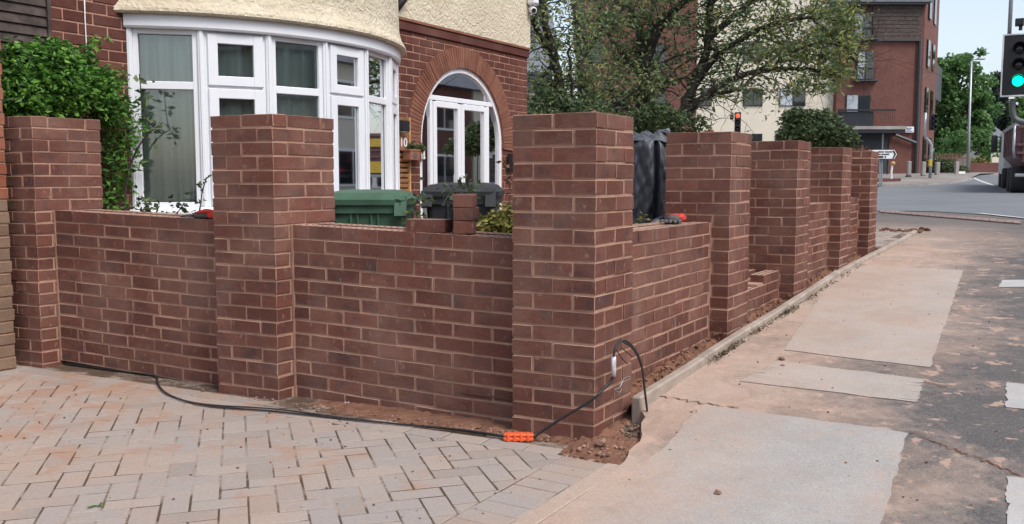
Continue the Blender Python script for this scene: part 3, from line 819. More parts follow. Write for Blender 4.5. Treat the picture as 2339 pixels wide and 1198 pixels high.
# render above
mb = MB(); mb.fbox(HO, HU, HV, 3.3, 6.795, -.03, .25, 2.9, 5.6); mb.build('render_wall', M['render'], house)
mb = MB(); mb.fbox(HO, HU, HV, -1.2, 1.3, -.02, .25, 3.4, 5.6); mb.build('render_wall', M['render'], house)
mb = MB()
mb.box((XF-6.5, 6.55, 2.9), (XF-.26, 6.79, 5.6)); mb.build('gable_render', M['render'], house)
mb = MB(); mb.add([(XF+.35, -1.4, 5.6), (XF+.35, 7.1, 5.6), (XF-6.8, 7.1, 5.6), (XF-6.8, -1.4, 5.6), (XF-3.2, 1.5, 7.6), (XF-3.2, 4.2, 7.6)],
                  [(0, 1, 5, 4), (1, 2, 5), (2, 3, 4, 5), (3, 0, 4), (3, 2, 1, 0)]); mb.build('roof', M['slate'], house)
# bow
SAG, YA, YB = .8, .8, 3.9; CH = YB-YA; RB = (CH*CH/4+SAG*SAG)/(2*SAG); XB = XF+SAG-RB; YM = (YA+YB)/2; HALF = math.atan2(CH/2, RB-SAG)
def bow(th, r_, z): return Vector((XB+r_*math.cos(th), YM+r_*math.sin(th), z))
def sweep(prof, th0, th1, n, closed=True):
    mb = MB(); V = []; k = len(prof)
    for i in range(n+1):
        th = th0+(th1-th0)*i/n; V += [bow(th, RB+dr, z) for dr, z in prof]
    F = []
    for i in range(n):
        for j in range(k if closed else k-1): F.append((i*k+j, (i+1)*k+j, (i+1)*k+(j+1) % k, i*k+(j+1) % k))
    if closed: F.append(tuple(range(k))); F.append(tuple(range((n+1)*k-1, n*k-1, -1)))
    return mb.add(V, F)
ex = R(3.2)
sweep([(-.2, 2.44), (.085, 2.435), (.1, 2.45), (.095, 2.475), (.06, 2.53), (.035, 2.62), (.025, 3.0), (.025, 5.58), (-.2, 5.58)], -HALF-ex, HALF+ex, 48).build('bow_render', M['render'], house, False)
sweep([(-.15, .1), (-.02, .1), (-.02, .93), (-.15, .93)], -HALF, HALF, 28).build('bow_base', M['hbrick'], house)
bayw = sweep([(-.06, 2.335), (.035, 2.335), (.045, 2.35), (.045, 2.435), (-.06, 2.435)], -HALF-.01, HALF+.01, 42).build('bow_window', M['white'], house)
tag(bayw, 'white seven light bow window with net curtains')
sweep([(-.08, .93), (.085, .93), (.085, .955), (.02, .985), (-.08, .985)], -HALF-.01, HALF+.01, 42).build('sill', M['white'], bayw)
NL = 7
for i in range(NL+1):
    th = -HALF+2*HALF*i/NL; e = Vector((-math.sin(th), math.cos(th), 0)); nrm = Vector((math.cos(th), math.sin(th), 0)); mb = MB(); c = bow(th, RB, 0)
    mb.cbox(c, e, nrm, -.026, .026, -.06, .012, .985, 2.336, .006); mb.cbox(c, e, nrm, -.011, .011, .0, .022, .985, 2.336, .003); mb.build('mullion', M['white'], bayw)
def bars(mb, O, e, nrm, u0, u1, z0, z1, b, v0, v1):
    mb.cbox(O, e, nrm, u0, u0+b, v0, v1, z0, z1, .004); mb.cbox(O, e, nrm, u1-b, u1, v0, v1, z0, z1, .004)
    mb.cbox(O, e, nrm, u0+b-.003, u1-b+.003, v0+.001, v1-.001, z0, z0+b, .004); mb.cbox(O, e, nrm, u0+b-.003, u1-b+.003, v0+.001, v1-.001, z1-b, z1, .004)
for i in range(NL):
    a, b2 = bow(-HALF+2*HALF*i/NL, RB, 0), bow(-HALF+2*HALF*(i+1)/NL, RB, 0); e = (b2-a); w = e.length; e.normalize(); nrm = Vector((e.y, -e.x, 0))
    mb = MB(); panes = []
    bars(mb, a, e, nrm, .026, w-.026, .985, 2.336, .038, -.055, -.002)
    if i % 2 == 0:
        mb.cbox(a, e, nrm, .06, w-.06, -.052, -.004, 1.885, 1.945, .004); panes = [(.06, w-.06, 1.02, 1.89), (.06, w-.06, 1.94, 2.30)]
        v = -.035
    else:
        mb.cbox(a, e, nrm, .06, w-.06, -.05, -.006, 1.885, 1.935, .004)
        for z0, z1 in ((1.0, 1.90), (1.922, 2.318)): bars(mb, a, e, nrm, .048, w-.048, z0, z1, .075, -.03, .02); panes.append((.118, w-.118, z0+.07, z1-.07))
        v = -.008
    fr = mb.build('window_frame', M['white'], bayw)
    for (u0, u1, z0, z1) in panes:
        g = MB(); g.fbox(a, e, nrm, u0, u1, v-.004, v, z0, z1); g.build('pane', M['glass'], bayw)
        g = MB(); q = .007
        bars(g, a, e, nrm, u0-.002, u1+.002, z0-.002, z1+.002, q, v-.006, v+.007); g.build('gasket', M['dark'], bayw)
# room and curtains
rm = MB(); x0, x1, y0, y1, z0, z1 = XF-2.4, XF-.252, .3, 4.3, .3, 2.65
rm.add([(x0, y0, z0), (x1, y0, z0), (x1, y1, z0), (x0, y1, z0), (x0, y0, z1), (x1, y0, z1), (x1, y1, z1), (x0, y1, z1)], [(0, 1, 2, 3), (4, 7, 6, 5), (0, 4, 5, 1), (2, 6, 7, 3), (0, 3, 7, 4)])
rm.build('room', M['room'], house)
cl = MB(); x0, x1, y0, y1, z0, z1 = XF-2.6, XF-.25, 4.32, 6.5, .3, 2.88
cl.add([(x0, y0, z0), (x1, y0, z0), (x1, y1, z0), (x0, y1, z0), (x0, y0, z1), (x1, y0, z1), (x1, y1, z1), (x0, y1, z1)], [(0, 1, 2, 3), (4, 7, 6, 5), (0, 4, 5, 1), (2, 6, 7, 3), (0, 3, 7, 4)])
cl.build('hall', M['darkwood'], house)
def curtain(t0, t1, off, amp, freq, zt, label):
    mb = MB(); n = 150; rows_ = (.99, 1.3, 1.7, 2.0, 2.2, zt); V = []
    for j, z in enumerate(rows_):
        for i in range(n+1):
            th = t0+(t1-t0)*i/n; ph = i*freq/n*6.283
            d = amp*(math.sin(ph+.4*math.sin(ph*.37))+.5*math.sin(ph*2.1+z))*(1 if z < 2.2 else .8); V.append(bow(th, RB-off+d, z))
    mb.add(V, [(j*(n+1)+i, j*(n+1)+i+1, (j+1)*(n+1)+i+1, (j+1)*(n+1)+i) for j in range(len(rows_)-1) for i in range(n)])
    tag(mb.build('net_curtain', M['whitecloth'], None, True), label, 'curtain', 'net curtains in the bow window')
curtain(-HALF+.02, -HALF+.30, .12, .03, 3.2, 2.31, 'grey green net curtain in the leftmost pane of the bow window')
curtain(-HALF+.32, .02, .14, .02, 8, 2.31, 'net curtain behind the middle of the bow window, above the brick pillar')
curtain(.06, HALF-.005, .12, .022, 10, 2.31, 'net curtain at the right end of the bow window')
# dark boards left of the brickwork
for k in range(40):
    z0 = .55+k*.068; mb = MB(); d = .012
    mb.hexa([(XF+.018, -1.2, z0), (XF+.018, .16, z0), (XF-.03, .16, z0), (XF-.03, -1.2, z0), (XF+.001, -1.2, z0+.075), (XF+.001, .16, z0+.075), (XF-.03, .16, z0+.075), (XF-.03, -1.2, z0+.075)])
    if k == 0:
        bk = MB(); bk.box((XF-.2, -1.25, .1), (XF-.031, .162, 3.4)); boards = bk.build('weatherboarding', M['darkwood'], house)
    mb.build('board', M['darkwood'], boards)
mb = MB(); mb.box((XF-.02, .145, .5), (XF+.03, .172, 3.3)); mb.build('corner_batten', M['darkwood'], boards)
# door --------------------------------------------------------------------------
XD = XF-.045
DU = HU; DO = Vector((XD, 0, 0)); DN = Vector((1, 0, 0))
fr = MB(); V = []; F = []; n = 48; ro, ri = RI+.0, RI-.055
path = [(-1, .35)]+[None]*0
angs = np.linspace(0, math.pi, n+1)
pts_o = [(YC-ro, .3)]+[(YC-ro*math.cos(a), ZS+ro*math.sin(a)) for a in angs]+[(YC+ro, .3)]
pts_i = [(YC-ri, .3)]+[(YC-ri*math.cos(a), ZS+ri*math.sin(a)) for a in angs]+[(YC+ri, .3)]
for (yo, zo), (yi, zi) in zip(pts_o, pts_i): V += [(XD+.03, yo, zo), (XD+.03, yi, zi), (XD-.05, yi, zi), (XD-.05, yo, zo)]
for i in range(len(pts_o)-1):
    for j in range(4): F.append((i*4+j, i*4+(j+1) % 4, (i+1)*4+(j+1) % 4, (i+1)*4+j))
fr.add(V, F)
PL, PR, PC = 4.675, 5.85, 5.255
for y in (PL, PR): fr.cbox(DO, DU, DN, y-.026, y+.026, -.04, .022, .3, 2.1, .004)
hx = math.sqrt(ri*ri-(2.115-ZS)**2)
fr.cbox(DO, DU, DN, YC-hx-.01, YC+hx+.01, -.04, .026, 2.085, 2.14, .004)
door = fr.build('arched_door_frame', M['white'], house)
for y0, y1, s in ((PL+.029, PC-.003, 1), (PC+.003, PR-.029, -1)):
    mb = MB(); mb.cbox(DO, DU, DN, y0, y0+.066, -.03, .032, .33, 2.07, .005); mb.cbox(DO, DU, DN, y1-.066, y1, -.03, .032, .33, 2.07, .005)
    mb.cbox(DO, DU, DN, y0+.06, y1-.06, -.028, .03, .33, .6, .005); mb.cbox(DO, DU, DN, y0+.06, y1-.06, -.028, .03, 2.01, 2.08, .005)
    mb.build('door_leaf', M['white'], door)
    g = MB(); g.fbox(DO, DU, DN, y0+.063, y1-.063, -.004, .0, .6, 2.02); g.build('pane', M['glass'], door)
    hy = (y1-.045) if s == 1 else (y0+.045)
    h = MB(); h.cbox(DO, DU, DN, hy-.014, hy+.014, .03, .042, 1.02, 1.25, .003); h.tube([(XD+.045, hy, 1.13), (XD+.08, hy, 1.13), (XD+.083, hy-s*.02, 1.13), (XD+.083, hy-s*.13, 1.13)], .009, 8); h.build('door_handle', M['white'], door)
g = MB(); g.prism([(XD, YC-hx, 2.15)]+[(XD, YC-(ri-.002)*math.cos(a), ZS+(ri-.002)*math.sin(a)) for a in np.linspace(math.asin((2.15-ZS)/ri), math.pi-math.asin((2.15-ZS)/ri), 24)], (-.004, 0, 0)); g.build('fanlight_pane', M['glass'], door)
for y0, y1 in ((YC-ri, PL-.026), (PR+.026, YC+ri)): 
    g = MB(); g.fbox(DO, DU, DN, y0, y1, -.004, 0, .35, 1.9); g.build('pane', M['glass'], door)
# wall fittings -----------------------------------------------------------------
tr = thing('slatted_trellis', (XF, 4.06, .7), 'pale wooden slatted panel fixed beside the arched doorway', 'trellis')
for y in (3.935, 4.205):
    mb = MB(); mb.cbox(HO, HU, HV, y-.012, y+.012, -.035, -.006, .6, 1.855, .002); mb.build('stile', M['wood'], tr)
for k in range(23):
    z = .62+k*.0545; mb = MB(); mb.hexa([(XF+.012, 3.947, z), (XF+.012, 4.193, z), (XF+.004, 4.193, z), (XF+.004, 3.947, z), (XF+.032, 3.947, z+.034), (XF+.032, 4.193, z+.034), (XF+.022, 4.193, z+.036), (XF+.022, 3.947, z+.036)])
    mb.build('slat', M['wood'], tr)
mb = MB(); mb.cbox(HO, HU, HV, 3.97, 4.085, -.13, -.036, 1.70, 1.815, .006); o = mb.build('wall_lamp', M['blackmetal'])
mb = MB(); mb.cbox(HO, HU, HV, 3.985, 4.07, -.12, -.045, 1.693, 1.7, .002); mb.build('lamp_glass', M['signwhite'], o)
tag(o, 'small square black lamp at the top of the slatted panel', 'wall lamp')
pq = thing('number_plaque', (XF+.05, 4.05, 1.5), 'brown wooden plaque with white figures 10 on the slatted panel', 'plaque')
mb = MB(); mb.cbox(HO, HU, HV, 3.965, 4.14, -.06, -.037, 1.5, 1.66, .004); mb.build('board', M['terracotta'], pq)
text_mesh('numeral', '10', .13, (XF+.062, 4.055, 1.583), HU, M['signwhite'], pq)
mb = MB(); mb.cbox(HO, HU, HV, 4.06, 4.225, -.15, -.04, 1.40, 1.505, .005); mb.cbox(HO, HU, HV, 4.05, 4.235, -.155, -.035, 1.495, 1.515, .003)
wbx = mb.build('wooden_planter', M['terracotta']); tag(wbx, 'small brown planter box with a grey emblem below the number plaque', 'planter')
mb = MB(); mb.lathe((XF+.151, 4.14, 1.45), [(.001, 0), (.035, 0), (.035, .003), (.001, .003)], 6, (1, 0, 0)); mb.build('emblem', M['greycloth'], wbx)
mb = MB(); mb.lathe((XF+.08, 4.30, 1.385), [(.03, 0), (.045, .09), (.05, .092), (.05, .105), (.04, .105)], 12); pt = mb.build('hanging_pot', M['terracotta']); tag(pt, 'small round plant pot marked 15 hung beside the doorway', 'plant pot')
text_mesh('numeral', '15', .085, (XF+.135, 4.30, 1.44), HU, M['signwhite'], pt)
for (y, z, lb) in ((4.15, 1.52, 'small dark plant growing in the brown planter box'), (4.30, 1.50, 'small dark plant growing in the pot marked 15')):
    mb = MB(); leaves(mb, [(XF+.09+random.gauss(0, .02), y+.02+random.gauss(0, .025), z+abs(random.gauss(0, .03))) for _ in range(120)], .04, .4); tag(mb.build('pot_plant', M['leafDark']), lb, 'plant')
mb = MB(); mb.cbox(HO, HU, HV, YC-RI-.005, YC-RI+.02, -.05, .0, 1.43, 1.52, .004); tag(mb.build('doorbell', M['signwhite']), 'small white doorbell box on the left door jamb', 'doorbell')
mb = MB(); mb.cbox(HO, HU, HV, 6.24, 6.33, -.12, -.02, 1.28, 1.52, .006); tag(mb.build('letter_box', M['blackmetal']), 'black box on the wall right of the arched doorway', 'letter box')
sc_ = thing('security_camera', (XF, 6.72, 3.4), 'white security camera at the corner of the rendered wall', 'camera')
mb = MB(); mb.cbox(HO, HU, HV, 6.69, 6.8, -.16, -.032, 3.44, 3.56, .02); mb.build('housing', M['white'], sc_)
mb = MB(); mb.lathe((XF+.08, 6.76, 3.38), [(.02, -.07), (.045, -.06), (.05, 0), (.045, .05), (.02, .06)], 14, (.6, -.5, -.2)); mb.build('lens_body', M['white'], sc_)
mb = MB(); mb.lathe(Vector((XF+.08, 6.76, 3.38))+Vector((.6, -.5, -.2)).normalized()*.058, [(.001, 0), (.03, 0), (.03, .006), (.001, .006)], 14, (.6, -.5, -.2)); mb.build('lens', M['dark'], sc_)
mb = MB(); mb.tube([onX(935, -40, XF+.08), onX(925, -5, XF+.08), onX(902, 25, XF+.06)], .04, 10); tag(mb.build('drainpipe', M['blackmetal'], None, True), 'black drainpipe between bow and doorway wall at the top', 'drainpipe')
mb = MB(); mb.tube([onX(191, -60, XF+.012), onX(194, 40, XF+.012), onX(197, 100, XF+.015), onX(201, 190, XF+.012)], .0045, 6); tag(mb.build('wall_cable', M['signwhite'], None, True), 'thin white cable running down the brick wall above the shrub', 'cable')

# ================================================================== GARDEN OBJECTS
def bin_(c, rz, mat, label, H=1.05, lidtilt=0, w=.58, d=.72):
    t = thing('wheelie_bin', (c[0], c[1], c[2]), label, 'wheelie bin')
    eu = Vector((math.cos(rz), math.sin(rz), 0)); ev = Vector((-eu.y, eu.x, 0)); O = Vector(c)
    def ringp(wu, dv, z, r=.05, off=0):
        pts = []
        for sx, sy, a0 in ((1, 1, 0), (-1, 1, 90), (-1, -1, 180), (1, -1, 270)):
            for k in range(4):
                a = R(a0+k*30); pts.append(O+eu*(sx*(wu/2-r)+r*math.cos(a))+ev*(sy*(dv/2-r)+r*math.sin(a)+off)+EZ*z)
        return pts
    mb = MB()
    def loft(rings):
        n = len(rings[0]); V = [p for r_ in rings for p in r_]; F = [(i*n+k, i*n+(k+1) % n, (i+1)*n+(k+1) % n, (i+1)*n+k) for i in range(len(rings)-1) for k in range(n)]
        F += [tuple(reversed(range(n))), tuple(range((len(rings)-1)*n, len(rings)*n))]; mb.add(V, F)
    loft([ringp(w*.78, d*.74, .03), ringp(w*.8, d*.76, .06), ringp(w*.93, d*.92, H-.16), ringp(w*.93, d*.92, H-.12), ringp(w*1.0, d*1.0, H-.115), ringp(w*1.0, d*1.0, H-.06)])
    mb.build('body', mat, t)
    for s in (-.16, -.08, .08, .16):
        r_ = MB(); r_.cbox(O, eu, ev, s*w-.008, s*w+.008, -d*.485, -d*.44, H-.30, H-.115, .003); r_.build('rib', mat, t)
    mb = MB(); loft([ringp(w*1.06, d*1.06, H-.058, .06), ringp(w*1.07, d*1.07, H-.02, .06), ringp(w*1.0, d*1.0, H-.004, .06), ringp(w*.9, d*.85, H+.028, .08), ringp(w*.6, d*.5, H+.045, .08)])
    lid = mb.build('lid', mat, t)
    mb = MB(); mb.tube([O+eu*(-w*.42)+ev*(d*.5)+EZ*(H-.04), O+eu*(-w*.42)+ev*(d*.6)+EZ*(H-.01), O+eu*(w*.42)+ev*(d*.6)+EZ*(H-.01), O+eu*(w*.42)+ev*(d*.5)+EZ*(H-.04)], .018, 8); mb.build('handle', mat, t)
    for s in (-1, 1):
        mb = MB(); q = O+eu*(s*w*.5)+ev*(d*.42)+EZ*.1
        mb.hexa([O+eu*(s*w*.36)+ev*(-d*.5)+EZ*(H-.015), O+eu*(s*w*.5)+ev*(-d*.5)+EZ*(H-.015), O+eu*(s*w*.5)+ev*(-d*.56)+EZ*(H-.14), O+eu*(s*w*.36)+ev*(-d*.56)+EZ*(H-.14),
                 O+eu*(s*w*.36)+ev*(-d*.5)+EZ*(H+.01), O+eu*(s*w*.5)+ev*(-d*.5)+EZ*(H+.01), O+eu*(s*w*.5)+ev*(-d*.585)+EZ*(H-.13), O+eu*(s*w*.36)+ev*(-d*.585)+EZ*(H-.13)])
        mb.build('lid_grip', mat, t)
        mb = MB(); mb.lathe(q, [(.03, 0), (.1, 0), (.1, .05*s), (.03, .05*s)], 14, eu); mb.build('wheel', M['rubber'], t)
bin_((-2.55, 1.50, .08), R(31), M['binGreen'], 'dark green wheelie bin behind the side wall, below the bow window', 1.0, w=.60, d=.66)
bin_((-2.19, 2.18, .10), R(27), M['binGrey'], 'charcoal wheelie bin in front of the arched door', 1.03, w=.55, d=.6)

# bricks lying on the side wall top
OZ = .906
def ptop(u): return .907-.026*u            # top of the sloping side wall
def loose(u0, u1, v0, v1, z0, rot, label, holes=True, cut=.065):
    cx_, cv = (u0+u1)/2, (v0+v1)/2; ca, sa = math.cos(rot), math.sin(rot)
    eu = Vector((EU.x*ca-EU.y*sa, EU.x*sa+EU.y*ca, 0)); ev = Vector((-eu.y, eu.x, 0)); O = EU*cx_+EV*cv+EZ*z0; mb = MB()
    w, d = (u1-u0)/2, (v1-v0)/2
    if holes: mb.holed(O, eu, ev, -w, w, -d, d, 0, cut); o = mb.build('loose_brick', [M['brick'], M['hole'], M['dusty']])
    else: mb.cbox(O, eu, ev, -w, w, -d, d, 0, cut, .004, .002); o = mb.build('loose_brick', M['brick'])
    tag(o, label, 'brick', 'loose bricks on the side wall')
zt = ptop(-.98)
loose(-1.105, -.89, .135, .2375, zt+.002, R(6), 'perforated brick lying flat on the wall left of the small brick stack')
zt = ptop(-.82)
loose(-.875, -.7725, .135, .35, zt+.002, R(25), 'bottom brick of the small stack, chipped at its end', False)
loose(-.868, -.7655, .135, .35, zt+.068, R(21), 'middle brick of the small stack on the side wall', False)
loose(-.871, -.7685, .130, .345, zt+.134, R(23), 'top brick of the small stack on the side wall', False)
mb = MB(); rock(mb, EU*-1.13+EV*.16+EZ*(ptop(-1.13)+.012), .014); tag(mb.build('mortar_crumb', M['mortar']), 'small pink crumb of mortar on the wall beside the flat brick', 'mortar crumb')
# tile shards on pillar tops
for (p, r_, lb) in ((Vector((-.17, .3, 1.5)), .035, 'broken pink brick shard on top of the corner pillar'), (Vector((-.2, 2.1, 1.5)), .03, 'small pink brick shard on top of the second street pillar'),
                    (Vector((-.1, 2.25, 1.5)), .018, 'tiny pink shard at the right of the second street pillar top')):
    mb = MB(); rock(mb, p+EZ*r_*.4, r_); tag(mb.build('brick_shard', M['archbrick']), lb, 'brick shard')
# gloves
def glove(O, eu, ev, label, flip=1):
    t = thing('work_glove', tuple(O), label, 'glove')
    mb = MB()
    def blob(pts, rad, flat=.55, mi=0):
        k = len(mb.v); mb.tube(pts, rad, 10, True, mi)
        zmin = O.z
        mb.v[k:] = [(x, y, zmin+(z-zmin)*flat if z > zmin else zmin+.001) for x, y, z in mb.v[k:]]
    P = lambda u, v, z: O+eu*u+ev*v+EZ*z
    blob([P(-.05, 0, .03), P(0, .0, .04), P(.05, .01, .045), P(.09, .01, .03)], [.03, .045, .05, .035])
    for k, (a, ln) in enumerate(((-.032, .075), (-.012, .09), (.010, .085), (.030, .07))):
        blob([P(-.05, a, .028), P(-.05-ln*.5, a*1.25+.006, .035), P(-.05-ln, a*1.4, .016)], [.013, .012, .008])
    blob([P(.02, .045, .025), P(-.015, .075, .03), P(-.05, .082, .016)], [.015, .013, .008])
    mb.build('hand', M['greycloth'], t, True)
    mb = MB(); blob([P(.07, 0, .035), P(.11, .005, .05), P(.16, .0, .045), P(.185, -.01, .02)], [.045, .052, .056, .03]); blob([P(-.02, -.03, .06), P(.06, -.03, .085), P(.13, -.02, .07)], [.012, .022, .02])
    mb.build('cuff', M['redcloth'], t, True)
zt = ptop(-2.55)
glove(EU*-2.53+EV*.165+EZ*(zt+.001), EU, EV, 'crumpled red and black work glove on the leftmost side panel')
q = Vector((-.24, 1.60, .934)); e = Vector((-.25, .97, 0)).normalized(); glove(q, e, Vector((-e.y, e.x, 0)), 'flattened grey work glove with red cuff on the street wall', 1)
# black sheet draped over a tall stack --------------------------------------------
t = thing('sheeted_stack', (-.85, 2.35, .2), 'tall stack under a black plastic sheet between the first two street pillars', 'covered stack')
zs_ = [.15+.03*i for i in range(44)]+[1.46, 1.472, 1.478]; DT = 6.3; V = []
base_ = at(1497, 407.5, DT); base_.z = 0
prof = [(-60, .10), (-44, .04), (-34, .03), (-24, .0), (-14, -.01), (-7, -.005), (-4, .02), (-1.5, .07), (2.5, .075), (5, .015), (8, -.02), (14, .0), (22, .035), (30, .07), (40, .13), (52, .2), (60, .5), (0, .62), (-62, .5)]
prof = [(u*DT/FPX, d) for u, d in prof]; npf = len(prof); sub_ = 5; ring_ = []
for i in range(npf):
    (u0, d0), (u1, d1) = prof[i], prof[(i+1) % npf]
    for k in range(sub_): ring_.append((u0+(u1-u0)*k/sub_, d0+(d1-d0)*k/sub_))
n = len(ring_); mb = MB()
for j, z in enumerate(zs_):
    for k, (u, d) in enumerate(ring_):
        f_ = (1.12-.1*z) if z < 1.46 else (.9 if z < 1.475 else .3)
        fold = .034*abs(math.sin(u*26+z*6.5+.5))*abs(math.sin(z*4+u*12))+.022*abs(math.sin(u*34-z*9))+.012*abs(math.sin(z*21+u*50))+.005*math.sin(z*60-u*80)
        zz = z-(.10*max(0, u-.02)/.1 if z > 1.3 else 0)
        q = base_+RT*(u*f_)+FH*((d-.3)*f_+.3-fold*(1 if d < .25 else 0)); V.append((q.x, q.y, zz))
mb.add(V, [(j*n+k, j*n+(k+1) % n, (j+1)*n+(k+1) % n, (j+1)*n+k) for j in range(len(zs_)-1) for k in range(n)]+[tuple(range((len(zs_)-1)*n, len(zs_)*n))]); mb.build('sheet', M['tarp'], t, True)
mb = MB(); n1 = 34; V = []                                     # crumpled spare sheet lying on top
for j in range(n1+1):
    for i in range(n1+1):
        x, y = -.19+.34*i/n1, .02+.42*j/n1; ed = min(1, 6*min(i, j, n1-i, n1-j)/n1)
        z = 1.47-.3*max(0, x-.03)+ed*(.012+.05*abs(math.sin(x*23+y*9))*abs(math.sin(y*13-x*8+1))+.02*abs(math.sin(x*51+y*33))); q = base_+RT*x+FH*y; V.append((q.x, q.y, z))
mb.add(V, [(j*(n1+1)+i, j*(n1+1)+i+1, (j+1)*(n1+1)+i+1, (j+1)*(n1+1)+i) for j in range(n1) for i in range(n1)]); mb.build('crumpled_top', M['tarp'], t)
mb = MB(); rock(mb, at(1512, 306, 6.5), .055); rock(mb, at(1522, 302, 6.5), .05); rock(mb, at(1500, 312, 6.5), .04); mb.build('bunched_corner', M['tarp'], t)
mb = MB(); mb.tube([at(1478, 522, 5.95), at(1495, 512, 5.95), at(1512, 504, 6.0), at(1530, 502, 6.05)], [.012, .03, .035, .02], 9); mb.build('trailing_hem', M['tarp'], t, True)
# cable ---------------------------------------------------------------------------
def spline(pts, n=8):
    pts = [Vector(p) for p in pts]; out = []
    for i in range(len(pts)-1):
        p0, p1, p2, p3 = pts[max(i-1, 0)], pts[i], pts[i+1], pts[min(i+2, len(pts)-1)]
        for k in range(n):
            s = k/n; out.append(.5*((2*p1)+(p2-p0)*s+(2*p0-5*p1+4*p2-p3)*s*s+(3*p1-p0-3*p2+p3)*s**3))
    out.append(pts[-1]); return out
def gz(px, py, z): r = dirpx(px, py); return CAM+r*((z-CAM.z)/r.z)
cab = thing('power_cable', (-1, -.3, 0), 'black power cable lying on the drive and looping up by the corner pillar', 'cable')
gp = [gz(x, y, .010) for x, y in ((150, 831), (200, 838), (260, 846), (330, 855), (356, 862), (362, 880), (382, 900), (430, 918), (500, 930), (620, 939), (760, 954), (900, 968), (1020, 980), (1100, 991), (1152, 998))]
sp = spline(gp, 8)
mb = MB(); mb.tube(sp, .0048, 8); mb.build('strand', M['cable'], cab, True)
sp2 = [p+Vector((.004, .009*math.sin(i*.11)+.004, .004+.004*math.sin(i*.2))) for i, p in enumerate(sp)]
mb = MB(); mb.tube(sp2, .0042, 8); mb.build('strand', M['cable'], cab, True)
j0, j1 = gz(1150, 1000, .016), gz(1219, 1001, .016)
js = thing('cable_joint', tuple((j0+j1)/2), 'bright orange cable joint sleeve on the paving beside the corner pillar', 'cable joint')
d = (j1-j0); ln = d.length; d.normalize(); sd_ = Vector((-d.y, d.x, 0))
for v0, v1, z0, z1, nm in ((-.02, .02, -.013, .006, 'lower_shell'), (-.018, .018, .007, .022, 'upper_shell')):
    mb = MB(); mb.cbox(j0, d, sd_, 0, ln, v0, v1, z0, z1, .006); mb.build(nm, M['orange'], js)
for k in range(4):
    mb = MB(); u = ln*(.16+.22*k); mb.cbox(j0, d, sd_, u-.008, u+.008, -.0225, .0225, -.014, .0235, .004); mb.build('rib', M['orange'], js)
dp = lambda px, py, y: CAM+dirpx(px, py)*((y-CAM.y)/dirpx(px, py).y)
up = [j1, dp(1240, 984, -.10), dp(1290, 952, -.085), dp(1340, 922, -.065), onX(1368, 900, .045), onX(1395, 870, .06)]
loop = [onX(1368, 900, .045), onX(1395, 872, .06), onX(1402, 845, .075), onX(1402, 815, .085), onX(1408, 790, .09), onX(1425, 778, .1), onX(1445, 792, .115), onX(1460, 818, .12), onX(1468, 848, .125), onX(1472, 885, .13), onX(1478, 935, .13)]
mb = MB(); mb.tube(spline(up, 8), .006, 8); mb.build('riser', M['cable'], cab, True)
mb = MB(); mb.tube(spline(loop, 8), .0055, 8); mb.build('loop', M['cable'], cab, True)
mb = MB(); mb.tube(spline([p+Vector((.006, -.012, -.006)) for p in loop[5:]], 8), .0048, 8); mb.build('loop', M['cable'], cab, True)
mb = MB(); mb.tube([loop[2]+Vector((0, 0, -.03)), loop[2], loop[3]], .0105, 10); mb.build('metal_ferrule', M['foil'], cab, True)
mb = MB(); mb.tube(spline([onX(1408, 800, .09), onX(1420, 818, .09), onX(1433, 832, .08)], 6), .0025, 6); mb.tube(spline([onX(1420, 795, .09), onX(1433, 806, .09), onX(1444, 815, .08)], 6), .0025, 6); mb.build('stray_wire', M['cable'], cab, True)
mb = MB(); mb.tube(spline([onX(1440, 860, .05), onX(1425, 866, .06), onX(1416, 885, .06), onX(1405, 890, .055), onX(1415, 897, .055), onX(1420, 888, .06)], 8), .0022, 6)
tag(mb.build('bent_wire', M['steel'], None, True), 'thin bent wire hooked against the right face of the corner pillar', 'wire')
q = gz(788, 920, .022); mb = MB(); rock(mb, q, .009); rock(mb, q+Vector((.016, .008, .001)), .008); tag(mb.build('foil_scrap', M['foil']), 'crumpled bit of silver foil on the soil below the side wall', 'litter')
mb = MB(); q = gz(224, 1155, .004)
for k in range(5): leaves(mb, [(q.x+random.gauss(0, .006), q.y+random.gauss(0, .006), .006)], .035, .2)
tag(mb.build('leaf_sprig', M['leafShrub']), 'single green leaf sprig lying on the drive near the bottom left', 'leaf')

# ================================================================== PLANTS
def shrub(name, label, clumps, stems, n, size, mat, droop=0., cat='shrub', aspect=.5, group=None):
    c0 = clumps[0][0]; base = stems[0][0] if stems else c0
    t = thing(name, (base[0], base[1], base[2]), label, cat, group)
    P = []; wsum = sum(c[1][0]*c[1][1]*c[1][2] for c in clumps)
    for c, rr in clumps:
        k = int(n*rr[0]*rr[1]*rr[2]/wsum)
        for _ in range(k):
            d = Vector((random.gauss(0, 1), random.gauss(0, 1), random.gauss(0, 1))); d.normalize(); s = random.uniform(.35, 1.08)**.6
            P.append((c[0]+d.x*rr[0]*s, c[1]+d.y*rr[1]*s, c[2]+d.z*rr[2]*s))
    mb = MB(); leaves(mb, P, size, .4, droop, 0, aspect); mb.build('foliage', mat, t)
    if stems:
        mb = MB()
        for st in stems: mb.tube(spline(st, 4), [.012*(1-.75*i/(4*(len(st)-1)+1)) for i in range(4*(len(st)-1)+1)], 6)
        mb.build('stems', M['bark'], t)
    return t
def clumpat(lst, X, ry=.13):
    out = []
    for px, py, rp in lst:
        dx = X+random.uniform(-.06, .06); p = onX(px, py, dx); r_ = rp*(p-CAM).dot(FW)/FPX; out.append((tuple(p), (min(r_, ry), r_, r_)))
    return out
b0 = onX(130, 260, -4.08); base = (b0.x, b0.y, .15)
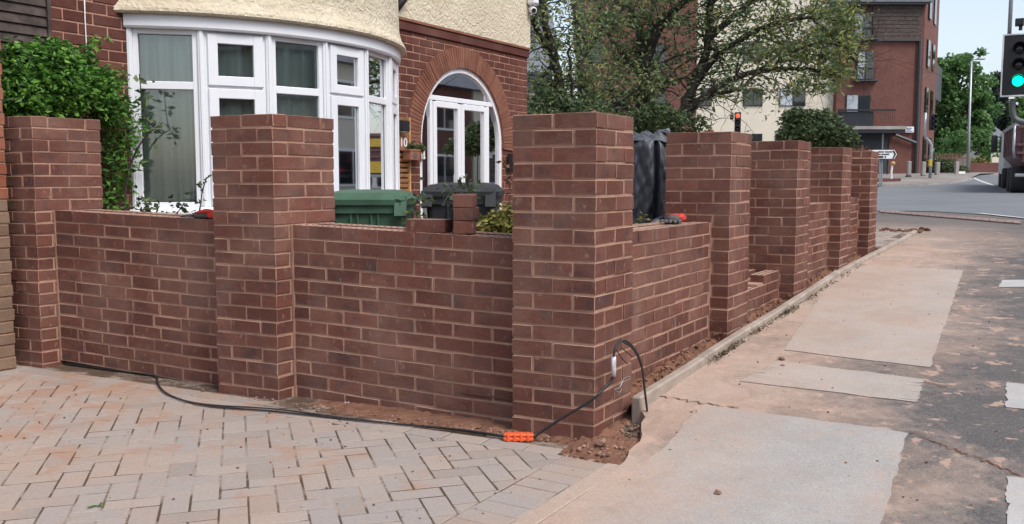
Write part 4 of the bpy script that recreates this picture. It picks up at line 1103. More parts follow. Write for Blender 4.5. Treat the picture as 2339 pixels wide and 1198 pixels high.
lst = [(45, 215, 55), (100, 190, 60), (60, 150, 45), (130, 140, 48), (165, 200, 60), (215, 215, 50), (185, 160, 38), (30, 120, 25), (120, 105, 22), (250, 245, 40), (60, 250, 40), (140, 245, 45), (240, 180, 28), (85, 120, 30), (20, 260, 30)]+[(random.uniform(20, 250), random.uniform(85, 150), random.uniform(6, 13)) for _ in range(16)]+[(random.uniform(230, 300), random.uniform(150, 250), random.uniform(6, 12)) for _ in range(10)]
stems = [[base, (b0.x+.05, b0.y+.02, .8), (b0.x+.03, b0.y, 1.5), (b0.x, b0.y-.1, 1.9)], [base, (b0.x, b0.y+.2, .9), (b0.x+.05, b0.y+.3, 1.7)], [base, (b0.x, b0.y-.25, .9), (b0.x, b0.y-.3, 1.8)]]
shrub('green_shrub', 'bright green leafy shrub above the leftmost brick pillar', clumpat(lst, -4.05, .22), stems, 11500, .047, M['leafShrub'], .25)
lst = [(265, 290, 34), (285, 330, 28), (255, 350, 30), (300, 370, 25), (265, 400, 30), (250, 440, 26), (290, 425, 22), (305, 290, 24), (240, 300, 25), (330, 300, 14), (300, 245, 22), (320, 350, 12), (265, 470, 28), (350, 275, 8), (345, 330, 8)]
b1 = onX(265, 480, -4.2); base = (b1.x, b1.y, .2)
stems = [[base, tuple(onX(262, 420, -4.2)), tuple(onX(275, 330, -4.2)), tuple(onX(300, 250, -4.2))], [base, tuple(onX(285, 440, -4.15)), tuple(onX(320, 330, -4.1)), tuple(onX(372, 280, -3.95))]]
shrub('climbing_plant', 'thin climbing plant on the brick wall left of the bow window', clumpat(lst, -4.2, .09), stems, 750, .05, M['leafShrub'], .1)
def weed(pts, X, nl, size, mat, label, spread=.03):
    pl = [onX(a, b, X) for a, b in pts]; t = thing('leafy_stem', tuple(pl[0]), label, 'plant')
    sp_ = spline(pl, 6); mb = MB(); mb.tube(sp_, [.004]*len(sp_), 5); mb.build('stem', M['bark'], t)
    mb = MB(); P = []
    for k in range(nl):
        q = random.choice(sp_[len(sp_)//5:]); P.append(q+Vector((random.gauss(0, spread), random.gauss(0, spread), random.gauss(0, spread))))
    leaves(mb, P, size, .4, 0, 0, .55); mb.build('foliage', mat, t)
weed([(455, 500), (458, 470), (462, 440), (472, 405)], -3.2, 16, .05, M['leafDark'], 'thin dark stem with small leaves before the bow window pane', .02)
weed([(320, 495), (330, 475), (345, 465)], -3.3, 60, .05, M['leafDark'], 'low dark leafy plant at the left foot of the bow window', .05)
weed([(395, 495), (410, 480), (420, 465)], -3.2, 40, .045, M['leafDark'], 'low leafy plant under the bow window, behind the red glove', .04)
weed([(375, 300), (350, 290), (330, 260), (318, 170)], -3.85, 26, .06, M['leafDark'], 'straggling leafy shoot hanging over the first bow window pane', .03)
weed([(1010, 470), (1030, 440), (1055, 425), (1085, 440)], -1.5, 50, .045, M['leafDark'], 'dark ivy sprig above the small brick stack', .035)
weed([(945, 500), (950, 470), (955, 450)], -2.0, 60, .045, M['leafDark'], 'green leafy weed between the two wheelie bins', .05)
weed([(1160, 500), (1165, 430), (1155, 385), (1148, 372)], -1.4, 14, .05, M['dryleaf'], 'dry brown stem beside the arched door', .015)
cl_ = []
for px, py, rp in ((1150, 515, 30), (1110, 520, 22), (1165, 480, 18), (1130, 500, 20), (1085, 525, 12), (1165, 525, 25)):
    p = at(px, py, 5.3); cl_.append((tuple(p), (rp*5.3/FPX,)*3))
b_ = at(1150, 540, 5.3); shrub('yellow_shrub', 'straggly yellow green shrub behind the wall beside the corner pillar', cl_, [[(b_.x, b_.y, .2), tuple(at(1140, 510, 5.3)), tuple(at(1120, 495, 5.3))], [(b_.x, b_.y, .2), tuple(at(1165, 500, 5.3)), tuple(at(1165, 470, 5.3))]], 560, .045, M['leafYellow'])
p = onX(1470, 505, -.5); weed([(1460, 518), (1466, 503), (1472, 493)], -.52, 14, .04, M['leafYellow'], 'pale dry weed against the black sheet', .015)

# trees ---------------------------------------------------------------------------
def tree(name, label, limbs, leafn, size, mats, twigL=.8, ntw=9, spread=.30, droop=.35, taper=.35, cat='tree', keep=lambda x, y: True):
    base = limbs[0][0][0].copy(); base.z = .4; t = thing(name, tuple(base), label, cat)
    for pts, r0, r1 in limbs:
        if pts[0].z < 2.0: pts.insert(0, Vector((pts[0].x, pts[0].y, .35)))
    mb = MB(); tips = []
    for pts, r0, r1 in limbs:
        sp_ = spline(pts, 5); n = len(sp_); rad = [r0+(r1-r0)*i/(n-1) for i in range(n)]
        sp_ = [p+Vector((random.gauss(0, .02), random.gauss(0, .02), 0)) if 0 < i < n-1 else p for i, p in enumerate(sp_)]
        mb.tube(sp_, rad, 8)
        for k in range(ntw*(len(pts)-1)):
            i = random.randint(int(n*.22), n-1); d = (sp_[min(i+1, n-1)]-sp_[max(i-1, 0)]).normalized()
            o = Vector((random.gauss(0, 1), random.gauss(0, 1), random.gauss(.1, .7))).normalized()
            dr = (d*.5+o).normalized(); ln = twigL*random.uniform(.5, 1.35); q = [sp_[i]]
            for s in range(4):
                dr = (dr+Vector((random.gauss(0, .25), random.gauss(0, .25), random.gauss(-.12*droop*s, .22)))).normalized(); q.append(q[-1]+dr*ln/4)
            r_ = max(.006, rad[i]*taper*random.uniform(.4, .9)); mb.tube(q, [r_, r_*.8, r_*.6, r_*.42, r_*.25], 5)
            for a, b in zip(q[1:], q[2:]): tips += [a, (a+b)/2, b]
            for _ in range(2):
                e_ = random.choice(q[2:]); dd = (dr+Vector((random.gauss(0, .8), random.gauss(0, .8), random.gauss(-.1, .5)))).normalized(); e2_ = e_+dd*ln*.5; mb.tube([e_, (e_+e2_)/2+Vector((0, 0, .02)), e2_], [r_*.4, r_*.3, r_*.15], 4); tips += [(e_+e2_)/2, e2_, e2_]
    mb.build('trunk', M['bark'], t)
    fol = [MB() for _ in mats]; per = leafn//len(tips)+1; P = [[] for _ in mats]
    for q in tips:
        w = random.choices(range(len(mats)), [m_[1](q) for m_ in mats])[0]
        for _ in range(random.randint(0, int(per*2))):
            l_ = Vector((q.x+random.gauss(0, spread*.55), q.y+random.gauss(0, spread*.55), q.z+random.gauss(0, spread*.38))); dl = l_-CAM; zl = dl.dot(FW)
            if keep(CX+FPX*dl.dot(RT)/zl, CY-FPX*dl.dot(UP)/zl): P[w].append(l_)
    for f_, p_, m_ in zip(fol, P, mats):
        if p_: leaves(f_, p_, size, .4, .2, 0, .42); f_.build('crown', m_[0], t)
    return t
def lim(lst, r0, r1): return ([at(*q) for q in lst], r0, r1)
def gbase(px, py, d): p = at(px, py, d); return p
limbs = [lim([(1467, 420, 17), (1466, 310, 17), (1470, 200, 17), (1478, 130, 17)], .17, .13), lim([(1478, 130, 17), (1455, 60, 17.3), (1430, -20, 17.5), (1415, -120, 17.6)], .10, .04),
         lim([(1478, 130, 17), (1510, 60, 16.8), (1560, 5, 16.4), (1620, -70, 16)], .10, .04), lim([(1478, 140, 17), (1488, 40, 17.4), (1490, -60, 17.6)], .06, .025),
         lim([(1540, 400, 16.8), (1548, 300, 16.8), (1570, 230, 16.8), (1600, 160, 16.7), (1616, 90, 16.6), (1622, 0, 16.6), (1610, -110, 16.6)], .13, .05),
         lim([(1548, 290, 16.7), (1610, 222, 16.4), (1680, 178, 16.1), (1760, 160, 15.9), (1840, 158, 15.7), (1900, 172, 15.5)], .075, .02),
         lim([(1600, 165, 16.7), (1660, 110, 16.4), (1750, 62, 16), (1850, 40, 15.8), (1930, 50, 15.6)], .08, .015),
         lim([(1616, 90, 16.6), (1700, 20, 16.3), (1800, -40, 16), (1900, -50, 15.8)], .07, .02),
         lim([(1570, 235, 16.8), (1640, 215, 17.1), (1700, 195, 17.3), (1800, 110, 17.4), (1900, 90, 17.3)], .05, .015),
         lim([(1622, 10, 16.6), (1720, -60, 16.8), (1840, -110, 16.9)], .06, .02),
         lim([(1466, 260, 17), (1400, 235, 17.2), (1350, 240, 17.3)], .05, .015), lim([(1470, 180, 17), (1420, 120, 17.3), (1380, 60, 17.6), (1350, -30, 17.8)], .06, .02),
         lim([(1760, 160, 15.9), (1830, 110, 15.6), (1900, 100, 15.4), (1955, 120, 15.3)], .03, .01), lim([(1850, 40, 15.8), (1900, 80, 15.5), (1945, 130, 15.4), (1960, 150, 15.4)], .025, .008),
         lim([(1850, 40, 15.8), (1930, 20, 15.5), (1990, 35, 15.4)], .02, .006)]
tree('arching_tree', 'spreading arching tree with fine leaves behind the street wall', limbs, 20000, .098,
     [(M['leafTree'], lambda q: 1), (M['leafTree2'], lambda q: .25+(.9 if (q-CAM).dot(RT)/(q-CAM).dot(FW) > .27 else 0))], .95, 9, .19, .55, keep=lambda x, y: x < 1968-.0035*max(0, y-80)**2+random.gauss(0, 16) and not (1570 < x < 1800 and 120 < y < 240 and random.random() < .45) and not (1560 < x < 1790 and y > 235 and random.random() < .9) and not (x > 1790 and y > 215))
limbs = [lim([(1300, 420, 16.2), (1290, 310, 16.2), (1284, 230, 16.2), (1262, 120, 16.0), (1245, 40, 15.8), (1232, -60, 15.7)], .13, .05), lim([(1256, 112, 16), (1226, 62, 15.7), (1208, 40, 15.5), (1175, -10, 15.2)], .06, .04),
         lim([(1334, 330, 16.6), (1328, 190, 16.6), (1320, 100, 16.6), (1312, 0, 16.6), (1302, -80, 16.5)], .10, .05), lim([(1325, 150, 16.6), (1360, 90, 16.8), (1400, 20, 17), (1420, -50, 17.1)], .05, .02),
         lim([(1290, 310, 16.2), (1310, 250, 15.9), (1302, 150, 15.8), (1300, 90, 15.7)], .04, .02), lim([(1340, 310, 16.6), (1375, 255, 16.5), (1420, 235, 16.3), (1465, 190, 16.1)], .05, .02), lim([(1270, 140, 16), (1232, 190, 16), (1220, 240, 16.2)], .03, .012)]
tree('leaning_stem_tree', 'dark leaning multi stemmed tree just right of the house corner', limbs, 5600, .095, [(M['leafTree'], lambda q: 1), (M['leafTree2'], lambda q: .35)], .75, 7, .26, .4)
cl_ = [(tuple(at(px, py, d)), (r_*d/FPX,)*3) for px, py, r_, d in ((1260, 255, 50, 14.5), (1310, 265, 40, 14.5), (1225, 260, 28, 14), (1370, 275, 38, 14.8), (1500, 275, 45, 14.5), (1555, 285, 36, 14.3), (1440, 290, 36, 14.6), (1240, 210, 22, 14.8), (1600, 290, 26, 14.2))]
b_ = at(1300, 330, 14.5); shrub('boundary_hedge', 'ragged green hedge growing beneath the trees behind the wall', cl_, [[(b_.x, b_.y, .4), tuple(at(1300, 290, 14.5)), tuple(at(1290, 240, 14.5))]], 4200, .085, M['leafDark'], 0, 'hedge')
cl_ = [(tuple(at(px, py, d)), (r_*d/FPX, r_*d/FPX, r_*.62*d/FPX)) for px, py, r_, d in ((1850, 285, 55, 13.5), (1820, 268, 34, 13.5), (1880, 275, 38, 13.4), (1905, 305, 42, 13.2), (1930, 322, 32, 13.1), (1860, 312, 50, 13.3), (1812, 310, 38, 13.4), (1948, 330, 18, 13), (1795, 278, 18, 13.5))]
b_ = at(1870, 360, 13.4); shrub('layered_shrub', 'dense layered dark shrub above the fourth street pillar', cl_, [[(b_.x, b_.y, .45), tuple(at(1868, 320, 13.4)), tuple(at(1850, 280, 13.4))]], 5600, .075, M['leafDark'], .1)
P = onX(1980, 341, -.2); mb = MB(); leaves(mb, [(p.x, p.y, p.z) for p in [onX(1970+random.gauss(0, 8), 345+random.gauss(0, 2), -.2) for _ in range(40)]], .06, .5); tag(mb.build('dry_plant', M['dryleaf']), 'withered brown plant tops above the last street pillar', 'plant')

# ================================================================== BEYOND THE WALL
# brick paved patch and soil bed past the last pillar
patch = tag(quadsheet('paved_patch', M['sand'], [(-2.2, 7.2), (.04, 7.2), (.04, 9.7), (-2.2, 9.7)], 6, 6, .03), kind='structure')
for i in range(20):
    for j in range(9):
        x0, y0 = -2.1+i*.107, 7.22+j*.27+(.13 if i % 2 else 0)
        if x0 > -.08: continue
        q = [Vector((x0, y0)), Vector((x0+.102, y0)), Vector((x0+.102, y0+.262)), Vector((x0, y0+.262))]; g0 = G(0, y0)+.035
        MB().polyblock(q, g0-.05, g0, .004).build('paving_brick', M['paver'], patch)
mb = MB()
for k in range(110): rock(mb, (random.uniform(-2.6, .15), 10.1+random.uniform(-.3, .45), .46+random.uniform(0, .03)), random.uniform(.02, .06))
tag(mb.build('soil_heap', M['soil']), 'low heap of dark soil past the end of the street wall', 'soil heap', kind='stuff')
# road and far pavement
def road_sheet(name, mat, poly, dz):
    """plan polygon cut into strips so that it follows the ground"""
    ylist = sorted(set([p[1] for p in poly]+[y for y, _ in PROFILE])); mb = MB()
    for ya, yb in zip(ylist, ylist[1:]):
        pl = [Vector(p) for p in poly]; pl = clip(pl, Vector((0, ya)), Vector((0, 1)))
        if len(pl) > 2: pl = clip(pl, Vector((0, yb)), Vector((0, -1)))
        if len(pl) < 3: continue
        mb.add([(p.x, p.y, G(p.x, p.y)+dz) for p in pl], [tuple(range(len(pl)))])
    return tag(mb.build(name, mat), kind='structure')
k0 = gnd(2000, 483); k1 = gnd(2120, 484); k2 = gnd(2270, 493); k3 = gnd(2345, 502)
road_sheet('road', M['road'], [(-60, k0.y+1.5), (k0.x, k0.y), (k1.x, k1.y), (k2.x, k2.y), (k3.x, k3.y), (9, 12), (9, 200), (-60, 200)], .012)
print('KERB',k0,k1,k2,k3)
ta, tb = gnd(2010, 487), gnd(2332, 514); tc, td = gnd(2332, 508), gnd(2010, 482)
tac = thing('tactile_strip', tuple(ta), 'row of pinkish tactile paving slabs at the dropped kerb', 'tactile paving')
nT = 22
for i in range(nT):
    a0, a1 = (i+.04)/nT, (i+.96)/nT; mb = MB()
    q = [ta.lerp(tb, a0), ta.lerp(tb, a1), td.lerp(tc, a1), td.lerp(tc, a0)]
    mb.hexa([(p.x, p.y, G(p.x, p.y)-.03) for p in q]+[(p.x, p.y, G(p.x, p.y)+.022+random.uniform(0, .006)) for p in q]); mb.build('tactile_slab', M['tactile'], tac)
# far side pavement with its kerb
fk = [gnd(1700, 431), gnd(2004, 428), gnd(2100, 426), gnd(2170, 421), gnd(2215, 413)]
mb = MB()
pl = [(-40, 46)]+[(p.x, p.y) for p in fk]+[(fk[-1].x+.6, 62), (fk[-1].x-.2, 80), (-40, 80)]
road_sheet('far_pavement', M['farpave'], pl, .12)
for a, b in zip(pl[0:6], pl[1:7]):
    mb.add([(a[0], a[1], G(*a)), (b[0], b[1], G(*b)), (b[0], b[1], G(*b)+.122), (a[0], a[1], G(*a)+.122)], [(0, 1, 2, 3)])
tag(mb.build('far_kerb', M['kerb']), kind='structure')
# road markings
def stripe(p0, p1, w):
    a, b = gnd(*p0), gnd(*p1); d = (b-a); n = Vector((-d.y, d.x, 0)).normalized()*w/2
    mb = MB(); V = []
    for s in np.linspace(0, 1, 9):
        q = a.lerp(b, s)
        for sg in (-1, 1): V.append((q.x+sg*n.x, q.y+sg*n.y, G(q.x+sg*n.x, q.y+sg*n.y)+.018))
    mb.add(V, [(2*i, 2*i+1, 2*i+3, 2*i+2) for i in range(8)]); tag(mb.build('road_marking', M['paint']), kind='structure')
stripe((2235, 489), (2345, 501), .12); stripe((2270, 425), (2225, 408), .15)

# apartment building ----------------------------------------------------------------
def plane(px, py, D):
    r = dirpx(px, py); return CAM+r*(D/r.dot(FH))
DB = 52.0
apt = thing('apartment_block', tuple(Vector((*plane(1800, 400, DB).xy, 1.3))), 'large apartment block of red brick and cream walls across the junction', 'building')
NV = -FH                                                       # towards us
def face_box(parent, name, mat, x0, y0, x1, y1, D=DB, front=0., back=6.):
    a, b = plane(x0, y1, D), plane(x1, y0, D); O = Vector((a.x, a.y, 0)); w = (Vector((b.x, b.y, 0))-O).length
    mb = MB(); mb.fbox(O, RT, NV, 0, w, -back, front, a.z, b.z); return mb.build(name, mat, parent)
def ground_box(parent, name, mat, x0, y0, x1, D=DB, back=6.):
    a, b = plane(x0, 402, D), plane(x1, y0, D); O = Vector((a.x, a.y, 0)); w = (Vector((b.x, b.y, 0))-O).length
    mb = MB(); mb.fbox(O, RT, NV, 0, w, -back, 0, .8, b.z); return mb.build(name, mat, parent)
ground_box(apt, 'brick_wing', M['aptbrick'], 1905, -60, 2098)
cr = ground_box(apt, 'cream_wing', M['cream'], 1585, -40, 1912, DB+.5)
ground_box(apt, 'brick_middle', M['aptbrick'], 1335, -40, 1595, DB+.3)
ca, cb = plane(2098, 400, DB), plane(2098, -60, DB)           # side wall running back along the street
sidep = [Vector((ca.x, ca.y)), Vector((ca.x+.1, ca.y+5.5)), Vector((ca.x-7, ca.y+5.5)), Vector((ca.x-7, ca.y-3.0))]
mb = MB(); mb.prism([(p.x, p.y, .8) for p in sidep], (0, 0, cb.z-.8)); mb.build('side_wall', M['aptbrick'], apt)
for yy in (1.0, 3.2):
    for z0 in (2.1, 4.9, 7.6, 10.3):
        mb = MB(); mb.box((ca.x-.02, ca.y+yy, z0), (ca.x+.13, ca.y+yy+.9, z0+1.5)); mb.build('side_window', M['dglass'], apt)
a, b = plane(2127, 230, 58), plane(2146, 152, 58); mb = MB(); mb.box((a.x-.6, a.y-1.5, a.z), (b.x, b.y+1.5, b.z)); mb.build('side_bay', M['aptgrey'], apt)
def win(x0, y0, x1, y1, n=2, D=DB, pane='dglass'):
    w = face_box(apt, 'window', M['aptgrey'], x0, y0, x1, y1, D, .06, .1)
    st = (x1-x0-1.5*(n+1))/n
    for k in range(n):
        xa = x0+1.5+k*(st+1.5); face_box(w, 'pane', M[pane if k != n-1 else ('curtainfar' if pane == 'mix' else 'dglass')] if pane != 'mix' else M['curtainfar' if k == 0 else 'dglass'], xa, y0+1.5, xa+st, y1-1.5, D, .09, .05)
for q in ((1930, 217, 1988, 290), (1955, 118, 1996, 182), (1950, 30, 1992, 88)): win(*q, 2, DB, 'mix')
for q in ((1697, 203, 1742, 243), (1600, 202, 1626, 243), (1712, 306, 1741, 345), (1770, 306, 1802, 345), (1600, 306, 1640, 345), (1697, 95, 1742, 140), (1780, 95, 1840, 140)): win(*q, 2, DB-.0+.5, 'dglass')
win(1780, 203, 1840, 243, 2, DB+.5, 'mix')
for q in ((1332, 208, 1376, 248), (1400, 214, 1430, 249), (1484, 213, 1520, 249), (1332, 100, 1376, 145), (1484, 105, 1520, 150), (1332, 305, 1376, 345), (1484, 300, 1520, 345)): win(*q, 2, DB+.3)
clad = face_box(apt, 'timber_cladding', M['darkwood'], 1990, 12, 2106, 93, DB, .10, .1)
for k in range(9): face_box(clad, 'board', M['darkwood'], 1991, 14+k*8.8, 2097, 14+k*8.8+7.8, DB, .17, -.1)
face_box(apt, 'cladding_trim', M['aptgrey'], 1985, 91, 2100, 95, DB, .2, .0)
face_box(apt, 'roof_edge', M['slate'], 1880, 1, 2122, 9, DB, .6, .2)
face_box(apt, 'dark_soffit', M['aptgrey'], 1895, 9, 2110, 14, DB, .5, .1)
bal = face_box(apt, 'balcony', M['kerb'], 1912, 292, 2046, 299, DB, 1.5, -.02)
face_box(bal, 'underside', M['aptgrey'], 1915, 299, 2044, 306, DB, 1.4, -.02)
for k in range(28):
    x = 1914+k*4.75; face_box(bal, 'baluster', M['blackmetal'], x, 254, x+1.5, 293, DB-1.4, .04, 0)
face_box(bal, 'handrail', M['blackmetal'], 1912, 250, 2046, 254, DB-1.4, .07, .03)
face_box(bal, 'railing_mesh', M['aptgrey'], 1913, 255, 1996, 292, DB-1.4, -.03, .05)
for y0, y1 in ((155, 184), (62, 90)):
    jb = face_box(apt, 'juliet_balcony', M['blackmetal'], 1950, y0, 2000, y0+2, DB-.3, .05, 0)
    for k in range(14): x = 1951+k*3.6; face_box(jb, 'baluster', M['blackmetal'], x, y0+2, x+1.1, y1, DB-.3, .04, 0)
    face_box(jb, 'ledge', M['aptgrey'], 1948, y1, 2002, y1+3, DB, .4, 0)
und = face_box(apt, 'undercroft_shade', M['aptgrey'], 1962, 306, 2030, 398, DB, .02, .3)  # flat dark panel, paints the shade beneath the balcony
face_box(und, 'post', M['steel'], 2012, 306, 2017, 398, DB-1.0, .08, .08); face_box(und, 'post', M['darkwood'], 2026, 306, 2031, 398, DB-.5, .08, .08)
mb = MB(); mb.tube([plane(2042, 308, DB-.2), plane(2092, 327, DB-.2)], .09, 6); mb.build('handrail', M['aptgrey'], apt)
mb = MB(); mb.tube([plane(2102, 90, DB-.1), plane(2092, 396, DB-.1)], .09, 6); mb.build('downpipe', M['aptgrey'], apt)
sgn = thing('building_nameplate', tuple(plane(2075, 298, DB-.15)), 'small white nameplate with blue writing on the apartment brick', 'sign')
face_box(sgn, 'plate', M['signwhite'], 2061, 290, 2087, 303, DB-.1, .05, .0)
M['blue'] = plain('sign_blue', (.06, .07, .22), .5)
for k, (x0, x1) in enumerate(((2065, 2083), (2070, 2079), (2064, 2084))): face_box(sgn, 'lettering', M['blue'], x0, 292.5+k*3.3, x1, 294.3+k*3.3, DB-.1, .06, -.04)
# grey roofed house behind the left tree
gh = thing('grey_roof_house', tuple(Vector((*plane(1240, 330, 34).xy, .9))), 'cream walled house with grey slate roof right of the house corner', 'building')
a, b = plane(1120, 330, 34), plane(1275, 190, 34); O = Vector((a.x, a.y, 0)); w = (Vector((b.x, b.y, 0))-O).length
mb = MB(); mb.fbox(O, RT, NV, 0, w, -6, 0, .6, b.z); mb.build('wall', M['cream'], gh)
mb = MB(); e0, e1, tp = plane(1115, 168, 33.5), plane(1282, 168, 33.5), plane(1262, 36, 36.5); tp0 = plane(1115, 36, 36.5); mb.add([e0, e1, tp, tp0], [(0, 1, 2, 3)]); 
mb.add([e1, plane(1282, 168, 39), tp], [(0, 1, 2)]); mb.build('roof', M['slate'], gh)
mb = MB(); c0, c1 = plane(1115, 196, 33.6), plane(1262, 166, 33.6); mb.fbox(Vector((c0.x, c0.y, 0)), RT, NV, 0, (c1-c0).xy.length, -.1, .1, c0.z, c1.z); mb.build('fascia', M['aptgrey'], gh)

# street furniture -------------------------------------------------------------------
def post(parent, name, p, h, r_, mat): 
    mb = MB(); mb.tube([p, p+EZ*h], r_, 10); return mb.build(name, mat, parent, True)
for i, (px, py, h, wd) in enumerate(((2075, 408, .98, .24), (2108, 409, .98, .26), (2140, 408, .95, .26), (2184, 408, .98, .24))):
    p = plane(px, py, 48.5+i*.5); t = thing('timber_bollard', tuple(p), ['weathered timber bollard left of the far signal pole, before the brick building corner', 'timber bollard immediately left of the far signal pole', 'timber bollard immediately right of the far signal pole', 'rightmost timber bollard, next to the white board'][i], 'bollard', 'timber bollards across the junction')
    mb = MB(); O = Vector((p.x, p.y, 0)); mb.cbox(O, RT, NV, -wd/2, wd/2, -wd/2, wd/2, p.z-.3, p.z+.16, .02); mb.build('base', M['darkwood'], t)
    mb = MB(); mb.cbox(O, RT, NV, -wd*.42, wd*.42, -wd*.42, wd*.42, p.z+.16, p.z+h*.93, .03); mb.build('shaft', M['kerb'], t)
def signal(name, p, facing, label, lit=None, board=True, sc=1., dark=False):
    """three-aspect head; p is the centre of the head, facing points towards the viewer"""
    f = Vector(facing); f.z = 0; f.normalize(); s = Vector((-f.y, f.x, 0))*1.0; s = EZ.cross(f)
    t = thing(name, tuple(p), label, 'traffic light'); O = Vector((p.x, p.y, 0)); z = p.z
    mb = MB(); mb.cbox(O, s, f, -.155*sc, .155*sc, -.2*sc, .0, z-.5*sc, z+.5*sc, .02); mb.build('housing', M['dark'], t)
    if board:
        mb = MB(); mb.cbox(O, s, f, -.28*sc, .28*sc, -.03, .004, z-.60*sc, z+.60*sc, .01); mb.build('backing_board', M['dark'], t)
        mb = MB(); w_ = .03*sc
        for u0, u1, z0, z1 in ((-.31, -.28, -.63, .63), (.28, .31, -.63, .63), (-.28, .28, .6, .63), (-.28, .28, -.63, -.6)): mb.cbox(O, s, f, u0*sc, u1*sc, -.03, .012, z+z0*sc, z+z1*sc, .003)
        mb.build('white_border', M['signwhite'], t)
    for k in range(3):
        c = O+EZ*(z+(.32-.32*k)*sc)+f*.004
        mb = MB(); mb.lathe(c, [(.105*sc, 0), (.10*sc, .02), (.06*sc, .032), (.005, .036)], 20, f); mb.build('lens', M[lit[1]] if lit and lit[0] == k else M['lens'], t, True)
        mb = MB(); V = []; F = []; n = 14
        for i in range(n+1):
            a = R(-20+220*i/n)
            for d_, rr in ((0, .125), (.2 if 2 < i < n-2 else .1, .122)): V.append(c+s*(rr*sc*math.cos(a))+EZ*(rr*sc*math.sin(a))+f*d_*sc)
        for i in range(n): F.append((2*i, 2*i+1, 2*i+3, 2*i+2))
        mb.add(V, F); mb.build('visor', M['dark'], t, True)
    return t, O, s, f, z
tgt = (CAM-at(2322, 149, 16)); pc = at(2327, 149, 16)
t, O, s, f, z = signal('traffic_signal', pc, tgt, 'near traffic signal showing green at the right picture edge', (2, 'lampGreen'), True, .87)
mb = MB(); mb.tube(spline([pc+EZ*-.58+f*-.1-s*.06, pc+EZ*-.8+f*-.1-s*.06, pc+EZ*-.97+s*.04+f*-.1, pc+EZ*-1.06+s*.5+f*-.1], 6), .055, 10); mb.build('bracket', M['signalgrey'], t, True)
pp = pc+s*.55+f*-.12; mb = MB(); mb.tube([(pp.x, pp.y, .3), (pp.x, pp.y, 4.1)], .057, 10); mb.build('pole', M['steel'], t, True)
mb = MB(); mb.cbox(Vector((pc.x, pc.y, 0)), s, f, -.09, .05, -.1, .08, pc.z+.68, pc.z+.8, .01); mb.tube([pc+EZ*.6, pc+EZ*.7], .03, 8); mb.build('detector', M['dark'], t)
lc = at(2308, 30, 16.15); mb = MB(); mb.tube([(lc.x, lc.y, pc.z-.45), (lc.x, lc.y, pc.z+3.2)], .035, 10); mb.build('mast', M['steel'], t, True)
pr = at(1685, 280, 38); t, O, s, f, z = signal('pedestrian_signal', pr, CAM-pr, 'traffic signal showing red seen over the third street pillar', (0, 'lampRed'), False, .85)
post(t, 'pole', Vector((pr.x, pr.y, 0))-f*.15+EZ*.6, pr.z-.2, .057, M['steel'])
mb = MB(); mb.cbox(O, s, f, -.32, -.17, -.2, 0, z+.12, z+.32, .02); mb.build('side_unit', M['dark'], t)
b_ = plane(2124, 418, 47)
t = thing('far_signal_pole', tuple(b_), 'grey cranked signal pole with yellow push button box across the junction', 'traffic light pole')
mb = MB(); mb.tube([b_, plane(2127, 345, 47), plane(2127, 332, 47), plane(2122, 322, 47), plane(2114, 316, 47), plane(2112, 306, 47), plane(2114, 258, 47)], .075, 10); mb.build('pole', M['steel'], t, True)
mb = MB(); q = plane(2123, 373, 47); mb.cbox(Vector((q.x, q.y, 0)), RT, NV, -.11, .05, .05, .22, q.z-.17, q.z+.17, .02); mb.build('push_button_box', M['yellow'], t)
q = plane(2131, 279, 46.8)
mb = MB(); mb.cbox(Vector((q.x, q.y, 0)), RT, NV, -.17, .17, -.1, .12, q.z-.42, q.z+.42, .03); mb.build('signal_head', M['dark'], t)
for k in range(3): mb = MB(); mb.lathe(q+EZ*(.26-.26*k)+NV*.12, [(.11, 0), (.11, .16), (.09, .16), (.09, .02), (.001, .02)], 12, NV); mb.build('visor', M['dark'], t)
# street lamp
b_ = plane(2211, 404, 55); tpz = plane(2219, 140, 55)
t = thing('street_lamp', tuple(b_), 'slim grey street lamp in front of the big green tree', 'street lamp')
mb = MB(); mb.tube([b_, plane(2213, 300, 55), plane(2219, 140, 55)], [.11, .08, .06], 10); mb.build('column', M['steel'], t, True)
mb = MB(); mb.tube([plane(2219, 141, 55), plane(2222, 136, 55), plane(2232, 135, 55)], .05, 8); mb.build('arm', M['steel'], t, True)
a = plane(2232, 135, 55); mb = MB(); mb.cbox(Vector((a.x, a.y, 0)), RT, NV, 0, .45, -.12, .12, a.z-.05, a.z+.06, .03); mb.build('lantern', M['steel'], t)
# direction sign
ds_ = 42.; a = plane(1995, 362, ds_); t = thing('direction_sign', tuple(plane(2020, 410, ds_)), 'white arrow ended direction sign on posts past the last pillar', 'sign')
def flat(pxs, D, th, name, mat, par): mb = MB(); mb.prism([plane(x, y, D) for x, y in pxs], FH*th); return mb.build(name, mat, par)
flat([(1985, 342), (2044, 342), (2050, 353), (2044, 364), (1985, 364)], ds_, .05, 'border', M['signblack'], t)
flat([(1986, 343), (2043.3, 343), (2048.8, 353), (2043.3, 363), (1986, 363)], ds_-.01, .02, 'panel', M['signwhite'], t)
flat([(2039, 344.5), (2042.5, 344.5), (2047, 353), (2042.5, 361.5), (2039, 361.5), (2043.5, 353)], ds_-.03, .02, 'chevron', M['signblack'], t)
for k, ws in enumerate((((2005, 2020), (2022, 2038)), ((2005, 2012), (2013, 2032)))):
    for x0, x1 in ws:
        x = x0
        while x < x1-.5: wd = random.uniform(.8, 1.5); flat([(x, 346+k*5.5), (x+wd, 346+k*5.5), (x+wd, 348.6+k*5.5), (x, 348.6+k*5.5)], ds_-.025, .012, 'lettering', M['signblack'], t); x += wd+.5
